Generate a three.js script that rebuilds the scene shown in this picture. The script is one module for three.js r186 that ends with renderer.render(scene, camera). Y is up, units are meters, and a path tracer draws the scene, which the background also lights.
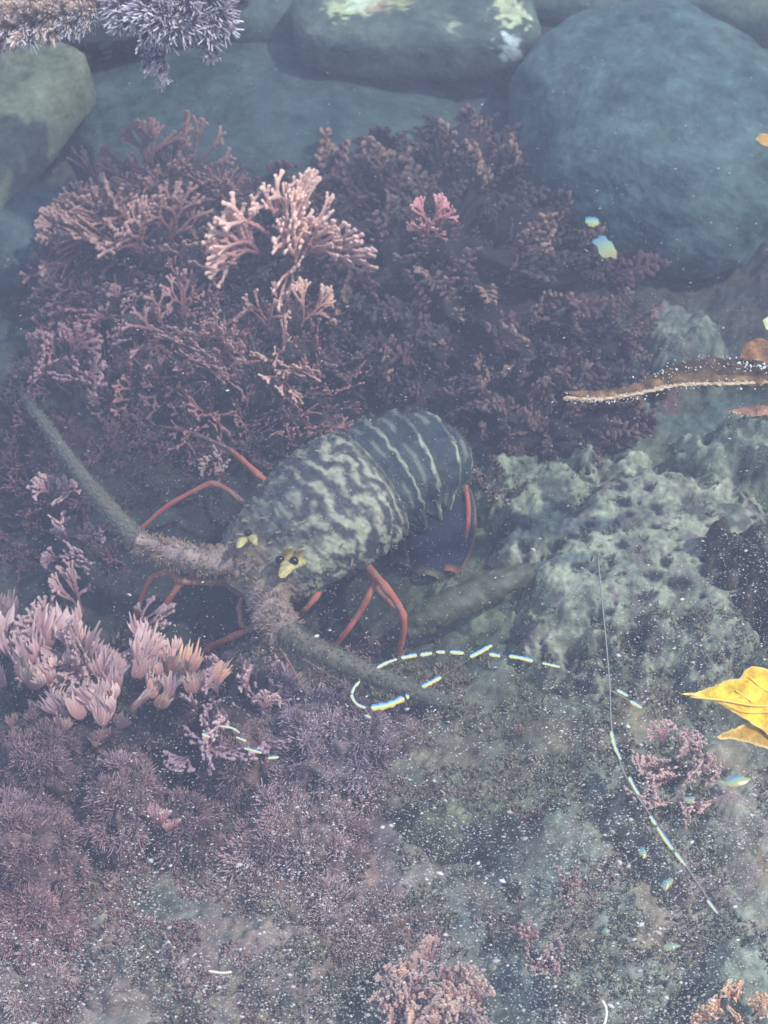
import * as THREE from 'three';
import { createNoise3D, createNoise4D } from 'simplex-noise';

// ---------------------------------------------------------------- camera, sky, sun, exposure
const W = 768, H = 1024;
const scene = new THREE.Scene();
const camera = new THREE.PerspectiveCamera(38, W / H, 0.02, 60);
camera.position.set(0, 1.12, 1.08);
camera.lookAt(0, -0.28, 0);
camera.focus = 1.36; camera.userData.fStop = 10;
camera.updateMatrixWorld(true);
scene.add(camera);

const renderer = new THREE.WebGLRenderer({ antialias: true });
renderer.setSize(W, H);
renderer.toneMapping = THREE.LinearToneMapping;
renderer.toneMappingExposure = 1.15;
renderer.shadowMap.enabled = true;

const sunDir = new THREE.Vector3(0.5, 0.8, 0.06).normalize();
const sun = new THREE.DirectionalLight(new THREE.Color(1.0, 0.95, 0.86), 4.2);
sun.position.copy(sunDir).multiplyScalar(6);
sun.castShadow = true;
sun.shadow.radius = 3.5;
Object.assign(sun.shadow.camera, { left: -2.5, right: 2.5, top: 2.5, bottom: -2.5, near: 0.5, far: 14 });
sun.shadow.mapSize.set(2048, 2048);
scene.add(sun, sun.target);

{ // hazy coastal sky: blue overhead, whiter to the horizon and round the sun
  const w = 256, h = 128, data = new Float32Array(w * h * 4), d = new THREE.Vector3();
  for (let y = 0; y < h; y++) for (let x = 0; x < w; x++) {
    const el = ((y + 0.5) / h - 0.5) * Math.PI, az = ((x + 0.5) / w - 0.5) * 2 * Math.PI;
    d.set(Math.cos(el) * Math.cos(az), Math.sin(el), Math.cos(el) * Math.sin(az));
    const t = Math.pow(Math.max(0, d.y), 0.55), s = Math.max(0, d.dot(sunDir)), glow = 0.5 * Math.pow(s, 10) + 0.25 * Math.pow(s, 3);
    const o = (y * w + x) * 4, g = d.y < 0 ? 0.35 : 1;
    data[o] = g * ((0.95 * (1 - t) + 0.36 * t) + glow);
    data[o + 1] = g * ((1.0 * (1 - t) + 0.56 * t) + glow * 0.98);
    data[o + 2] = g * ((1.08 * (1 - t) + 1.0 * t) + glow * 0.9);
    data[o + 3] = 1;
  }
  const sky = new THREE.DataTexture(data, w, h, THREE.RGBAFormat, THREE.FloatType);
  sky.mapping = THREE.EquirectangularReflectionMapping;
  sky.magFilter = THREE.LinearFilter; sky.minFilter = THREE.LinearFilter;
  sky.needsUpdate = true;
  scene.background = sky;
  scene.environment = sky;
}
scene.fog = new THREE.FogExp2(new THREE.Color(0.69, 0.745, 0.97), 0.112);

// ---------------------------------------------------------------- helpers
function rng(seed) {
  let s = seed | 0;
  return () => { s = (s + 0x6d2b79f5) | 0; let t = Math.imul(s ^ (s >>> 15), 1 | s); t = (t + Math.imul(t ^ (t >>> 7), 61 | t)) ^ t; return ((t ^ (t >>> 14)) >>> 0) / 4294967296; };
}
const n3 = createNoise3D(rng(11)), n4 = createNoise4D(rng(12));
const fbm = (x, y, z, o = 4) => { let v = 0, a = 0.5, f = 1; for (let i = 0; i < o; i++) { v += a * n3(x * f, y * f, z * f); a *= 0.5; f *= 2.03; } return v; };
const clamp = THREE.MathUtils.clamp, lerp = THREE.MathUtils.lerp, sstep = THREE.MathUtils.smoothstep;
const V = (x, y, z) => new THREE.Vector3(x, y, z);
const mixc = (a, b, t) => [lerp(a[0], b[0], t), lerp(a[1], b[1], t), lerp(a[2], b[2], t)];
const tanHalf = Math.tan(THREE.MathUtils.degToRad(19));
// where the line of sight of a place in the photograph meets the level y (metres, water surface = 0)
function P(px, py, y) {
  const d = V((px / W * 2 - 1) * tanHalf * W / H, (1 - py / H * 2) * tanHalf, -1).applyQuaternion(camera.quaternion);
  return camera.position.clone().addScaledVector(d, (y - camera.position.y) / d.y);
}
class Builder {
  constructor() { this.p = []; this.c = []; this.i = []; }
  v(x, y, z, c) { this.p.push(x, y, z); this.c.push(c[0], c[1], c[2]); return this.p.length / 3 - 1; }
  geo(origin) {
    const g = new THREE.BufferGeometry();
    if (origin) for (let i = 0; i < this.p.length; i += 3) { this.p[i] -= origin.x; this.p[i + 1] -= origin.y; this.p[i + 2] -= origin.z; }
    g.setAttribute('position', new THREE.Float32BufferAttribute(this.p, 3));
    g.setAttribute('color', new THREE.Float32BufferAttribute(this.c, 3));
    g.setIndex(this.i);
    g.computeVertexNormals();
    return g;
  }
  rings(start, rows, n, closed = true) { for (let r = 0; r < rows - 1; r++) for (let k = 0; k < (closed ? n : n - 1); k++) { const a = start + r * n + k, b = start + r * n + (k + 1) % n, c = a + n, d = b + n; this.i.push(a, b, c, b, d, c); } }
}
const grain = (() => { // mottled grain, tiling every 25 cm: colour and fine relief of wet stone
  const size = 512, col = new Uint8Array(size * size * 4), hgt = new Uint8Array(size * size * 4);
  const tile = (x, y, f, k) => { const a = x / size * 2 * Math.PI, b = y / size * 2 * Math.PI, r = f / 6.2832; return n4(Math.cos(a) * r + k, Math.sin(a) * r, Math.cos(b) * r, Math.sin(b) * r - k); };
  for (let y = 0; y < size; y++) for (let x = 0; x < size; x++) {
    const v = 0.5 * tile(x, y, 14, 1) + 0.35 * tile(x, y, 36, 5) + 0.3 * tile(x, y, 90, 9) + 0.2 * tile(x, y, 190, 13), w = tile(x, y, 20, 21), o = (y * size + x) * 4, b = clamp(0.66 + 0.42 * v, 0.18, 1);
    col[o] = 255 * clamp(b * (1 + 0.06 * w), 0, 1); col[o + 1] = 255 * b; col[o + 2] = 255 * clamp(b * (1 - 0.05 * w), 0, 1); col[o + 3] = 255;
    hgt[o] = hgt[o + 1] = hgt[o + 2] = 255 * clamp(0.5 + 0.5 * v, 0, 1); hgt[o + 3] = 255;
  }
  return [col, hgt].map((d) => { const t = new THREE.DataTexture(d, size, size); t.magFilter = THREE.LinearFilter; t.wrapS = t.wrapT = THREE.RepeatWrapping; t.needsUpdate = true; return t; });
})();
function topUV(g, scale = 4) { const p = g.attributes.position, uv = new Float32Array(p.count * 2); for (let i = 0; i < p.count; i++) { uv[i * 2] = p.getX(i) * scale + p.getY(i) * scale * 0.37; uv[i * 2 + 1] = p.getZ(i) * scale - p.getY(i) * scale * 0.5; } g.setAttribute('uv', new THREE.BufferAttribute(uv, 2)); return g; }
const rockMat = new THREE.MeshStandardMaterial({ vertexColors: true, roughness: 0.9, map: grain[0], bumpMap: grain[1], bumpScale: 0.0016 });
rockMat.color.setRGB(1.5, 1.48, 1.42);
const stoneMat = new THREE.MeshStandardMaterial({ vertexColors: true, roughness: 0.9, map: grain[0], bumpMap: grain[1], bumpScale: 0.0012 });
stoneMat.color.setRGB(1.55, 1.55, 1.55);
const mats = new Map();
function mat(rough = 0.85, tint = [1, 1, 1], extra = {}) {
  const key = JSON.stringify([rough, tint, extra]);
  if (!mats.has(key)) { const m = new THREE.MeshStandardMaterial({ vertexColors: true, roughness: rough, ...extra }); m.color.setRGB(...tint); mats.set(key, m); }
  return mats.get(key);
}
const taken = new Map();
function numbered(name) { const k = taken.get(name) ?? 0; taken.set(name, k + 1); return k ? `${name}_${String(k).padStart(3, '0')}` : name; }
function thing(name, label, category, pos, group) {
  const o = new THREE.Group(); o.name = numbered(name); o.position.copy(pos); o.userData = { label, category }; if (group) o.userData.group = group; scene.add(o); return o;
}
function part(name, geo, material, parent, kind) {
  const m = new THREE.Mesh(geo, material); m.name = name; m.castShadow = m.receiveShadow = true; if (kind) m.userData.kind = kind; parent.add(m); return m;
}
function single(name, geo, material, label, category, pos, group) {
  const m = new THREE.Mesh(geo, material); m.name = numbered(name); m.castShadow = m.receiveShadow = true; m.position.copy(pos); m.userData = { label, category }; if (group) m.userData.group = group; scene.add(m); return m;
}
function structure(name, geo, material) { const m = new THREE.Mesh(geo, material); m.name = name; m.castShadow = m.receiveShadow = true; m.userData.kind = 'structure'; scene.add(m); return m; }

// a round or flattened tube through points; rad(t), col(t, angle)
function tube(B, pts, rad, { seg = 24, n = 8, col, flat = 1, up = V(0, 1, 0), bump } = {}) {
  const curve = new THREE.CatmullRomCurve3(pts, false, 'centripetal'), T = V(), side = V(), u = up.clone(), start = B.p.length / 3;
  for (let s = 0; s <= seg; s++) {
    const t = s / seg, c = curve.getPoint(t); curve.getTangent(t, T);
    u.addScaledVector(T, -u.dot(T)); if (u.lengthSq() < 1e-6) u.set(T.y, T.z, T.x).addScaledVector(T, -T.dot(u)); u.normalize(); side.crossVectors(T, u);
    const end = s === 0 || s === seg;
    for (let k = 0; k < n; k++) {
      const a = k / n * 2 * Math.PI, r = rad(t) * (end ? 0.35 : 1) * (bump ? bump(t, a) : 1);
      B.v(c.x + side.x * Math.cos(a) * r + u.x * Math.sin(a) * r * flat, c.y + side.y * Math.cos(a) * r + u.y * Math.sin(a) * r * flat, c.z + side.z * Math.cos(a) * r + u.z * Math.sin(a) * r * flat, col(t, a));
    }
  }
  B.rings(start, seg + 1, n);
  for (const r of [0, seg]) { const o = start + r * n; for (let k = 1; k < n - 1; k++) r ? B.i.push(o, o + k, o + k + 1) : B.i.push(o, o + k + 1, o + k); }
}
// one finger of weed: base p, direction d, flat side s
function finger(B, p, d, s, len, w0, w1, thick, c0, c1, n = 5) {
  const q = V().crossVectors(d, s).normalize(), start = B.p.length / 3, ts = [0, 0.55, 0.88, 1], ws = [w0, lerp(w0, w1, 0.7), w1, w1 * 0.35];
  for (let r = 0; r < 4; r++) for (let k = 0; k < n; k++) {
    const a = k / n * 2 * Math.PI, x = Math.cos(a) * ws[r], z = Math.sin(a) * ws[r] * thick, c = mixc(c0, c1, ts[r]);
    B.v(p.x + d.x * len * ts[r] + s.x * x + q.x * z, p.y + d.y * len * ts[r] + s.y * x + q.y * z, p.z + d.z * len * ts[r] + s.z * x + q.z * z, c);
  }
  B.rings(start, 4, n);
  const o = start + 3 * n; for (let k = 1; k < n - 1; k++) B.i.push(o, o + k, o + k + 1);
}

// ---------------------------------------------------------------- bed and water
const BED = -0.34;
const patches = [ // place in the photo, radius (m), colour, strength
  [650, 560, 0.2, [0.17, 0.2, 0.13]], [560, 480, 0.12, [0.12, 0.15, 0.11]], [480, 600, 0.09, [0.1, 0.12, 0.07]], [700, 450, 0.12, [0.12, 0.15, 0.13]],
  [330, 760, 0.14, [0.24, 0.13, 0.13]], [430, 800, 0.12, [0.17, 0.17, 0.1]], [560, 800, 0.16, [0.2, 0.19, 0.13]], [690, 830, 0.14, [0.34, 0.29, 0.21]], [320, 900, 0.14, [0.33, 0.2, 0.19]], [200, 890, 0.1, [0.16, 0.19, 0.18]], [480, 900, 0.12, [0.2, 0.22, 0.2]],
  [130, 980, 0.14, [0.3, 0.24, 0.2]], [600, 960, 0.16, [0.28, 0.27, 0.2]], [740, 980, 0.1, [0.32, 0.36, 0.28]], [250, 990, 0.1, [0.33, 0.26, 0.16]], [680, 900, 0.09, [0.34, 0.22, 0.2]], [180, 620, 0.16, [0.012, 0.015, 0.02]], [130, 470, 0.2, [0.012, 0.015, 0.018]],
  [350, 640, 0.1, [0.015, 0.018, 0.018]], [60, 250, 0.2, [0.03, 0.05, 0.05]], [480, 160, 0.12, [0.02, 0.03, 0.035]],  // darkest entries: dark algae, plus shade by lobster and boulder put into colour
].map(([x, y, r, c]) => { const p = P(x, y, BED); return { x: p.x, z: p.z, r, c }; });
function bedHeight(x, z) {
  const edge = Math.max(Math.abs(x) - 1.5, 0, z - 0.95, -z - 1.75);
  return BED + 0.035 * fbm(x * 3, 1.7, z * 3, 3) + 0.012 * fbm(x * 14, 5, z * 14, 3) + 0.004 * n3(x * 70, 2, z * 70) + 0.0025 * n3(x * 160, 4, z * 160) + sstep(edge, 0, 1.2) * (0.62 + 0.2 * fbm(x * 2, 9, z * 2, 3));
}
{
  const axis = (lo, a, b, hi, fine, coarse) => { const out = []; for (let v = lo; v < hi; v += v >= a && v < b ? fine : coarse) out.push(v); out.push(hi); return out; };
  const xs = axis(-4.5, -0.85, 0.85, 4.5, 0.0048, 0.06), zs = axis(-4.5, -1.2, 0.6, 4, 0.0048, 0.06), B = new Builder();
  for (const z of zs) for (const x of xs) {
    let c = [0.05, 0.052, 0.045], wsum = 0.35, acc = c.map((v) => v * wsum);
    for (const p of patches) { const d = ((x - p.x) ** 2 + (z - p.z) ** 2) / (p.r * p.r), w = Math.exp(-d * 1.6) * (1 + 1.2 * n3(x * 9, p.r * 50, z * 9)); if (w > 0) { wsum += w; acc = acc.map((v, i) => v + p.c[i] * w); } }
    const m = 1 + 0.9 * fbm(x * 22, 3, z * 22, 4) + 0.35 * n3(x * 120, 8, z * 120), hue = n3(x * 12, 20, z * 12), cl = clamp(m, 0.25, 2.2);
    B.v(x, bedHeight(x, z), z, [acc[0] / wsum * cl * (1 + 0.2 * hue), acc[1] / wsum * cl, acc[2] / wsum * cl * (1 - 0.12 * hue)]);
  }
  const nx = xs.length;
  for (let j = 0; j < zs.length - 1; j++) for (let i = 0; i < nx - 1; i++) { const a = j * nx + i; B.i.push(a, a + nx, a + 1, a + 1, a + nx, a + nx + 1); }
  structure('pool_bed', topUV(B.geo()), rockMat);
}
{
  const g = new THREE.PlaneGeometry(8.5, 8, 1, 1).rotateX(-Math.PI / 2), size = 256, data = new Uint8Array(size * size * 4);
  for (let y = 0; y < size; y++) for (let x = 0; x < size; x++) {
    const a = x / size * 2 * Math.PI, b = y / size * 2 * Math.PI, v = 0.5 + 0.5 * fbm(Math.cos(a) * 1.3 + 3, Math.sin(a) * 1.3 + Math.cos(b) * 1.3, Math.sin(b) * 1.3, 3), o = (y * size + x) * 4;
    data[o] = data[o + 1] = data[o + 2] = clamp(v, 0, 1) * 255; data[o + 3] = 255;
  }
  const t = new THREE.DataTexture(data, size, size); t.magFilter = THREE.LinearFilter; t.wrapS = t.wrapT = THREE.RepeatWrapping; t.repeat.set(14, 14); t.needsUpdate = true;
  structure('water', g, new THREE.MeshPhysicalMaterial({ color: new THREE.Color().setRGB(0.905, 0.96, 0.97), transmission: 1, thickness: 0, roughness: 0, ior: 1.333, bumpMap: t, bumpScale: 0.004 }));
}

// ---------------------------------------------------------------- stones
function stoneGeo({ r, pw = 1, rough = 0.06, freq = 4, fine = 0.012, seed, colors, n = 120, pits, sunPatch }) {
  const B = new Builder(), rows = Math.round(n * 0.6), dir = V(), sg = (v, p) => Math.sign(v) * Math.pow(Math.abs(v), p);
  for (let j = 0; j <= rows; j++) for (let i = 0; i < n; i++) {
    const th = j / rows * Math.PI, ph = i / n * 2 * Math.PI;
    dir.set(sg(Math.sin(th), pw) * sg(Math.cos(ph), pw), sg(Math.cos(th), pw), sg(Math.sin(th), pw) * sg(Math.sin(ph), pw));
    const x = dir.x * r[0], y = dir.y * r[1], z = dir.z * r[2], m = Math.min(...r);
    let k = 1 + rough * 2 * fbm(x * freq + seed, y * freq, z * freq, 3) * 1.2 + fine * fbm(x * 60 + seed, y * 60, z * 60, 3);
    let t = clamp(0.5 + 0.9 * fbm(x * 11 + seed, y * 11, z * 11, 4) + 0.25 * n3(x * 90, y * 90 + seed, z * 90), 0, 1), c = mixc(colors[0], colors[1], t);
    if (colors[2]) c = mixc(c, colors[2], sstep(fbm(x * 7, y * 7 + seed, z * 7 + 4, 4), 0.12, 0.4));
    if (sunPatch) for (const q of sunPatch) { const d = Math.hypot(x - q[0], z - q[1]) / q[2] + 0.5 * n3(x * 60, y * 60, z * 60 + q[2] * 99); c = mixc(c, q[3], (1 - sstep(d, 0.45, 0.85)) * (y > 0 ? 1 : 0)); }
    if (pits) { const q = pits(x, z); if (q > 0 && y > 0) { k -= 0; c = mixc(c, [0.018, 0.022, 0.02], q * 0.9); const f = 1 + 0; B.v(x * k * f, y * k - q * 0.008, z * k, c); continue; } }
    B.v(x * k, y * k, z * k, c);
  }
  B.rings(0, rows + 1, n);
  const g = B.geo();
  for (let k = 0, idx = g.index.array; k < idx.length; k += 3) { const t = idx[k]; idx[k] = idx[k + 1]; idx[k + 1] = t; }
  g.computeVertexNormals();
  return g;
}
function stone(name, label, category, at, o) {
  const m = single(name, topUV(stoneGeo(o), o.grain ?? 2.2), stoneMat, label, category, o.pos ?? P(...at));
  m.rotation.set(o.tilt ?? 0, o.turn ?? 0, o.roll ?? 0);
  return m;
}
const GREY = [[0.03, 0.067, 0.07], [0.105, 0.168, 0.155], [0.07, 0.112, 0.1]];
stone('boulder', 'large round blue-grey boulder at the upper right, biggest stone in the pool', 'boulder', [655, 137, -0.27], { r: [0.215, 0.155, 0.245], pw: 0.95, rough: 0.05, fine: 0.01, seed: 3, colors: GREY, n: 260, turn: 0.2 });
stone('boulder', 'smooth teal boulder under the dark hanging weed, behind the maroon weed bush', 'boulder', [265, 130, -0.33], { r: [0.34, 0.1, 0.2], rough: 0.05, seed: 8, colors: [[0.026, 0.05, 0.05], [0.07, 0.105, 0.097]], n: 220, turn: -0.15 });
stone('slab_stone', 'pale olive slab stone with a straight edge at the upper left corner', 'stone', [0, 0, 0], { pos: P(105, 47, -0.17).add(V(-0.19, -0.05, 0.125)), r: [0.21, 0.055, 0.125], pw: 0.5, rough: 0.05, seed: 14, colors: [[0.11, 0.125, 0.075], [0.19, 0.21, 0.135]], n: 200, turn: 1.116, roll: 0.06 });
stone('slab_stone', 'flat olive stone with pale yellow blotches of painted sunlight left of the round boulder', 'stone', [420, 28, -0.2], { r: [0.185, 0.045, 0.085], pw: 0.5, rough: 0.06, seed: 21, colors: [[0.05, 0.075, 0.06], [0.12, 0.145, 0.11]], n: 220, sunPatch: [[345, 10, 0.045, [0.5, 0.52, 0.26]], [372, 6, 0.04, [0.42, 0.28, 0.16]], [358, 2, 0.05, [0.6, 0.62, 0.4]], [516, 12, 0.05, [0.5, 0.52, 0.3]], [505, 2, 0.04, [0.55, 0.55, 0.3]], [512, 38, 0.034, [0.62, 0.66, 0.62]], [453, 26, 0.022, [0.35, 0.38, 0.24]], [333, 46, 0.02, [0.4, 0.42, 0.24]], [430, 58, 0.03, [0.2, 0.24, 0.17]], [400, 4, 0.03, [0.4, 0.4, 0.2]]].map(([x, y, r, c]) => { const p = P(x, y, -0.158), o = P(420, 28, -0.2); return [p.x - o.x, p.z - o.z, r * 0.75, c]; }) });  // pale blotches are refracted sunlight put into the stone colour
stone('stone', 'small grey-green stone right of the dark hanging weed at the top', 'stone', [268, 15, -0.24], { r: [0.085, 0.07, 0.07], rough: 0.08, seed: 27, colors: [[0.07, 0.1, 0.085], [0.13, 0.17, 0.14]] });
stone('stone', 'pale grey-green stone strip behind the top of the round boulder', 'stone', [600, -12, -0.2], { r: [0.3, 0.06, 0.07], rough: 0.05, seed: 31, colors: [[0.12, 0.16, 0.13], [0.2, 0.24, 0.19]] });
stone('stone', 'olive stone in the upper right corner behind the round boulder', 'stone', [765, 8, -0.2], { r: [0.1, 0.06, 0.05], rough: 0.06, seed: 33, colors: [[0.13, 0.17, 0.12], [0.22, 0.24, 0.16]] });
stone('stone', 'dark stone in the gap left of the round boulder, below the blotched stone', 'stone', [470, 130, -0.33], { r: [0.12, 0.06, 0.1], rough: 0.08, seed: 37, colors: [[0.03, 0.045, 0.05], [0.06, 0.085, 0.085]] });
stone('stone', 'dim blue stone at the left edge below the olive slab', 'stone', [10, 235, -0.31], { r: [0.11, 0.07, 0.1], rough: 0.07, seed: 41, colors: [[0.04, 0.06, 0.065], [0.08, 0.11, 0.11]] });
// low rocks that rise out of the bed with ragged outlines
const mounds = [];
const ground = (x, z) => { let y = bedHeight(x, z); for (const m of mounds) y = Math.max(y, m(x, z)); return y; };
function mound(name, label, category, at, { rx, rz, h, seed, colors, step = 0.0028, ragged = 0.5, rough = 1, pits, turn = 0, patchy = 0.15 }) {
  const o = P(at[0], at[1], BED), ct = Math.cos(turn), st = Math.sin(turn);
  const height = (x, z) => {
    const u = ((x - o.x) * ct + (z - o.z) * st) / rx, v = (-(x - o.x) * st + (z - o.z) * ct) / rz, d = Math.hypot(u, v) + ragged * fbm(x * 9 + seed, 3, z * 9, 4);
    const f = 1 - sstep(d, 0.35, 1.1); let y = BED - 0.06 + (h + 0.06) * Math.pow(f, 0.7) + f * rough * (0.016 * fbm(x * 12 + seed, 6, z * 12, 3) + 0.008 * fbm(x * 45 + seed, 1, z * 45, 3) + 0.003 * n3(x * 160, seed, z * 160));
    return y;
  };
  const B = new Builder(), R = 1.5, nx = Math.ceil(2 * rx * R / step), nz = Math.ceil(2 * rz * R / step), put = [];
  for (let j = 0; j <= nz; j++) for (let i = 0; i <= nx; i++) {
    const a = -rx * R + i * step, b = -rz * R + j * step, x = o.x + a * ct - b * st, z = o.z + a * st + b * ct; let y = height(x, z);
    const t = clamp(0.5 + 0.85 * fbm(x * 16 + seed, 2, z * 16, 4) + 0.3 * n3(x * 110, seed, z * 110), 0, 1); let c = mixc(colors[0], colors[1], t);
    if (colors[2]) c = mixc(c, colors[2], 0.9 * sstep(fbm(x * 13, seed + 4, z * 13, 4), patchy, patchy + 0.22));
    if (colors[3]) c = mixc(c, colors[3], 0.8 * sstep(fbm(x * 24, seed + 14, z * 24, 3), 0.18, 0.4));
    if (pits) { const q = pits(x - o.x, z - o.z); y -= q * 0.003; c = mixc(c, [0.015, 0.017, 0.028], q * 0.95); }
    B.v(x - o.x, y - BED, z - o.z, c);
  }
  const w = nx + 1, keep = (k) => B.p[k * 3 + 1] > -0.05;
  for (let j = 0; j < nz; j++) for (let i = 0; i < nx; i++) { const k = j * w + i; if (keep(k) || keep(k + 1) || keep(k + w) || keep(k + w + 1)) B.i.push(k, k + w, k + 1, k + 1, k + w, k + w + 1); }
  mounds.push(height);
  return single(name, topUV(B.geo(), 5), rockMat, label, category, o);
}
mound('rock', 'mottled stone with pink crust under the tip of the floating brown kelp', 'rock', [672, 365, 0], { rx: 0.085, rz: 0.075, h: 0.07, seed: 47, colors: [[0.09, 0.1, 0.085], [0.26, 0.28, 0.22], [0.25, 0.13, 0.13], [0.05, 0.055, 0.055]] });
{ // pitted shelf
  const R = rng(77), list = [];
  for (let k = 0; k < 900; k++) { const q = { x: (R() - 0.5) * 0.56, z: (R() - 0.5) * 0.5, r: 0.0018 + Math.pow(R(), 3) * 0.008, e: 0.6 + R() * 1.3 }; if (fbm(q.x * 10, 33, q.z * 10, 2) > -0.02) list.push(q); }
  const pits = (x, z) => { let m = 0; for (const q of list) { const dx = (x - q.x) / q.e, dz = z - q.z; if (Math.abs(dx) > 0.02 || Math.abs(dz) > 0.02) continue; const d = (dx * dx + dz * dz) / (q.r * q.r); if (d < 2.6) m = Math.max(m, 1 - sstep(Math.sqrt(d) + 0.3 * n3(x * 150, 3, z * 150), 0.5, 1.35)); } return m; };
  mound('rock_shelf', 'pale sage rock shelf dotted with dark pits right of the lobster', 'rock', [650, 580, 0], { rx: 0.24, rz: 0.22, h: 0.065, seed: 52, colors: [[0.12, 0.13, 0.1], [0.45, 0.45, 0.32], [0.085, 0.085, 0.08], [0.19, 0.14, 0.14]], step: 0.0018, ragged: 0.42, rough: 0.2, pits, patchy: 0.2 });
}
mound('rock', 'low pale green rock between the maroon bush and the pitted shelf', 'rock', [545, 510, 0], { rx: 0.11, rz: 0.09, h: 0.05, seed: 58, colors: [[0.13, 0.145, 0.1], [0.36, 0.38, 0.26], [0.07, 0.075, 0.07]] });
mound('rock', 'pale green rock at the right edge below the floating kelp', 'rock', [745, 470, 0], { rx: 0.11, rz: 0.08, h: 0.06, seed: 83, colors: [[0.12, 0.14, 0.11], [0.36, 0.38, 0.28], [0.06, 0.065, 0.06]] });
mound('rock', 'low sage rock under the tail of the lobster', 'rock', [465, 600, 0], { rx: 0.09, rz: 0.06, h: 0.02, seed: 85, colors: [[0.08, 0.1, 0.07], [0.24, 0.27, 0.18], [0.04, 0.045, 0.045]] });
mound('rock', 'dark brown weed mat built as a rock mound at the right edge above the yellow leaf', 'rock', [748, 610, 0], { rx: 0.075, rz: 0.07, h: 0.12, seed: 61, colors: [[0.045, 0.035, 0.028], [0.14, 0.11, 0.085], [0.03, 0.026, 0.028]], ragged: 0.7 });  // a mat of brown weed, built as a mound
mound('rock', 'mossy rock below the yellow leaf near the right edge', 'rock', [700, 835, 0], { rx: 0.12, rz: 0.12, h: 0.05, seed: 66, colors: [[0.13, 0.12, 0.1], [0.4, 0.36, 0.27], [0.34, 0.22, 0.22], [0.1, 0.11, 0.06]] });
mound('rock', 'pale blue-green rock in the lower right corner', 'rock', [745, 1000, 0], { rx: 0.08, rz: 0.08, h: 0.06, seed: 71, colors: [[0.18, 0.21, 0.16], [0.4, 0.42, 0.32], [0.15, 0.14, 0.09]] });
mound('rock', 'flat dusky rock along the bottom edge under the dust', 'rock', [230, 970, 0], { rx: 0.22, rz: 0.1, h: 0.035, seed: 74, colors: [[0.16, 0.115, 0.11], [0.42, 0.29, 0.25], [0.27, 0.24, 0.15], [0.11, 0.11, 0.11]] });
mound('rock', 'dim olive rock in the middle of the lower half', 'rock', [450, 825, 0], { rx: 0.11, rz: 0.05, h: 0.03, seed: 79, colors: [[0.08, 0.085, 0.055], [0.24, 0.24, 0.14], [0.07, 0.06, 0.07]] });
mound('rock', 'low grey-green rock at the bottom between the pink tuft and the corner rock', 'rock', [610, 1000, 0], { rx: 0.1, rz: 0.07, h: 0.03, seed: 88, colors: [[0.14, 0.16, 0.13], [0.34, 0.36, 0.26], [0.2, 0.14, 0.15]] });
{ // olive stem under the lobster
  const pts = [P(405, 632, -0.305), P(440, 612, -0.285), P(485, 590, -0.275), P(532, 570, -0.28)], B = new Builder(), o = P(470, 600, -0.31);
  tube(B, pts, (t) => 0.019 * Math.pow(Math.sin(Math.PI * (0.12 + 0.8 * t)), 0.5), { seg: 60, n: 18, bump: (t, a) => 1 + 0.28 * fbm(t * 7, Math.cos(a), Math.sin(a), 4), col: (t, a) => mixc([0.035, 0.036, 0.02], [0.15, 0.14, 0.08], clamp(0.5 + 0.9 * fbm(t * 12, Math.cos(a) * 2, Math.sin(a) * 2, 4), 0, 1)) });
  single('sunken_kelp', B.geo(o), mat(0.6), 'thick olive kelp stem lying between the lobster and the pitted shelf', 'kelp', o);
}

// ---------------------------------------------------------------- weeds: shared pieces
function corallineGeo(seed, { levels = 4, len = 0.02, w = 0.0042, thick = 0.7, spread = 0.55, flatness = 0.6, forks = 0.35, c0, c1, c2 }) { // jointed branching spray growing along +y
  const R = rng(seed), B = new Builder();
  const rec = (p, d, s, lv) => {
    const tip = lv >= levels, l = len * (0.7 + R() * 0.6) * (tip ? 0.75 : 1), a = lv / (levels + 1), b = (lv + 1) / (levels + 1), shade = (t) => t < 0.55 ? mixc(c0, c1, t / 0.55) : mixc(c1, c2, (t - 0.55) / 0.45);
    { const m = p.clone().addScaledVector(d, l * 0.46), k1 = 0.7 + R() * 0.5, k2 = (tip ? 1.12 : 0.95) * (0.7 + R() * 0.55), v = 0.82 + R() * 0.3; finger(B, p, d, s, l * 0.56, w * 0.7, w * k1, thick, shade(a).map((q) => q * v), mixc(shade(a), shade(b), 0.5), 6); finger(B, m, d.clone().addScaledVector(s, (R() - 0.5) * 0.3).normalize(), s, l * 0.56, w * 0.6, w * k2, thick, mixc(shade(a), shade(b), 0.5).map((q) => q * v), shade(b), 6); }
    if (tip) return;
    const e = p.clone().addScaledVector(d, l * 0.93), kids = R() < forks ? 3 : R() < 0.72 ? 2 : 1;
    for (let k = 0; k < kids; k++) {
      const f = (kids === 1 ? 0 : k / (kids - 1) - 0.5) * 2 * spread + (R() - 0.5) * 0.5, out = (R() - 0.5) * 0.7;
      const q = V().crossVectors(d, s).normalize(), nd = d.clone().multiplyScalar(Math.cos(f)).addScaledVector(s, Math.sin(f)).addScaledVector(q, out * flatness).normalize();
      const ns = s.clone().addScaledVector(nd, -s.dot(nd)).normalize(); rec(e, nd, ns, lv + 1);
    }
  };
  rec(V(0, 0, 0), V(0, 1, 0), V(1, 0, 0), 0);
  return B.geo();
}
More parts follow.
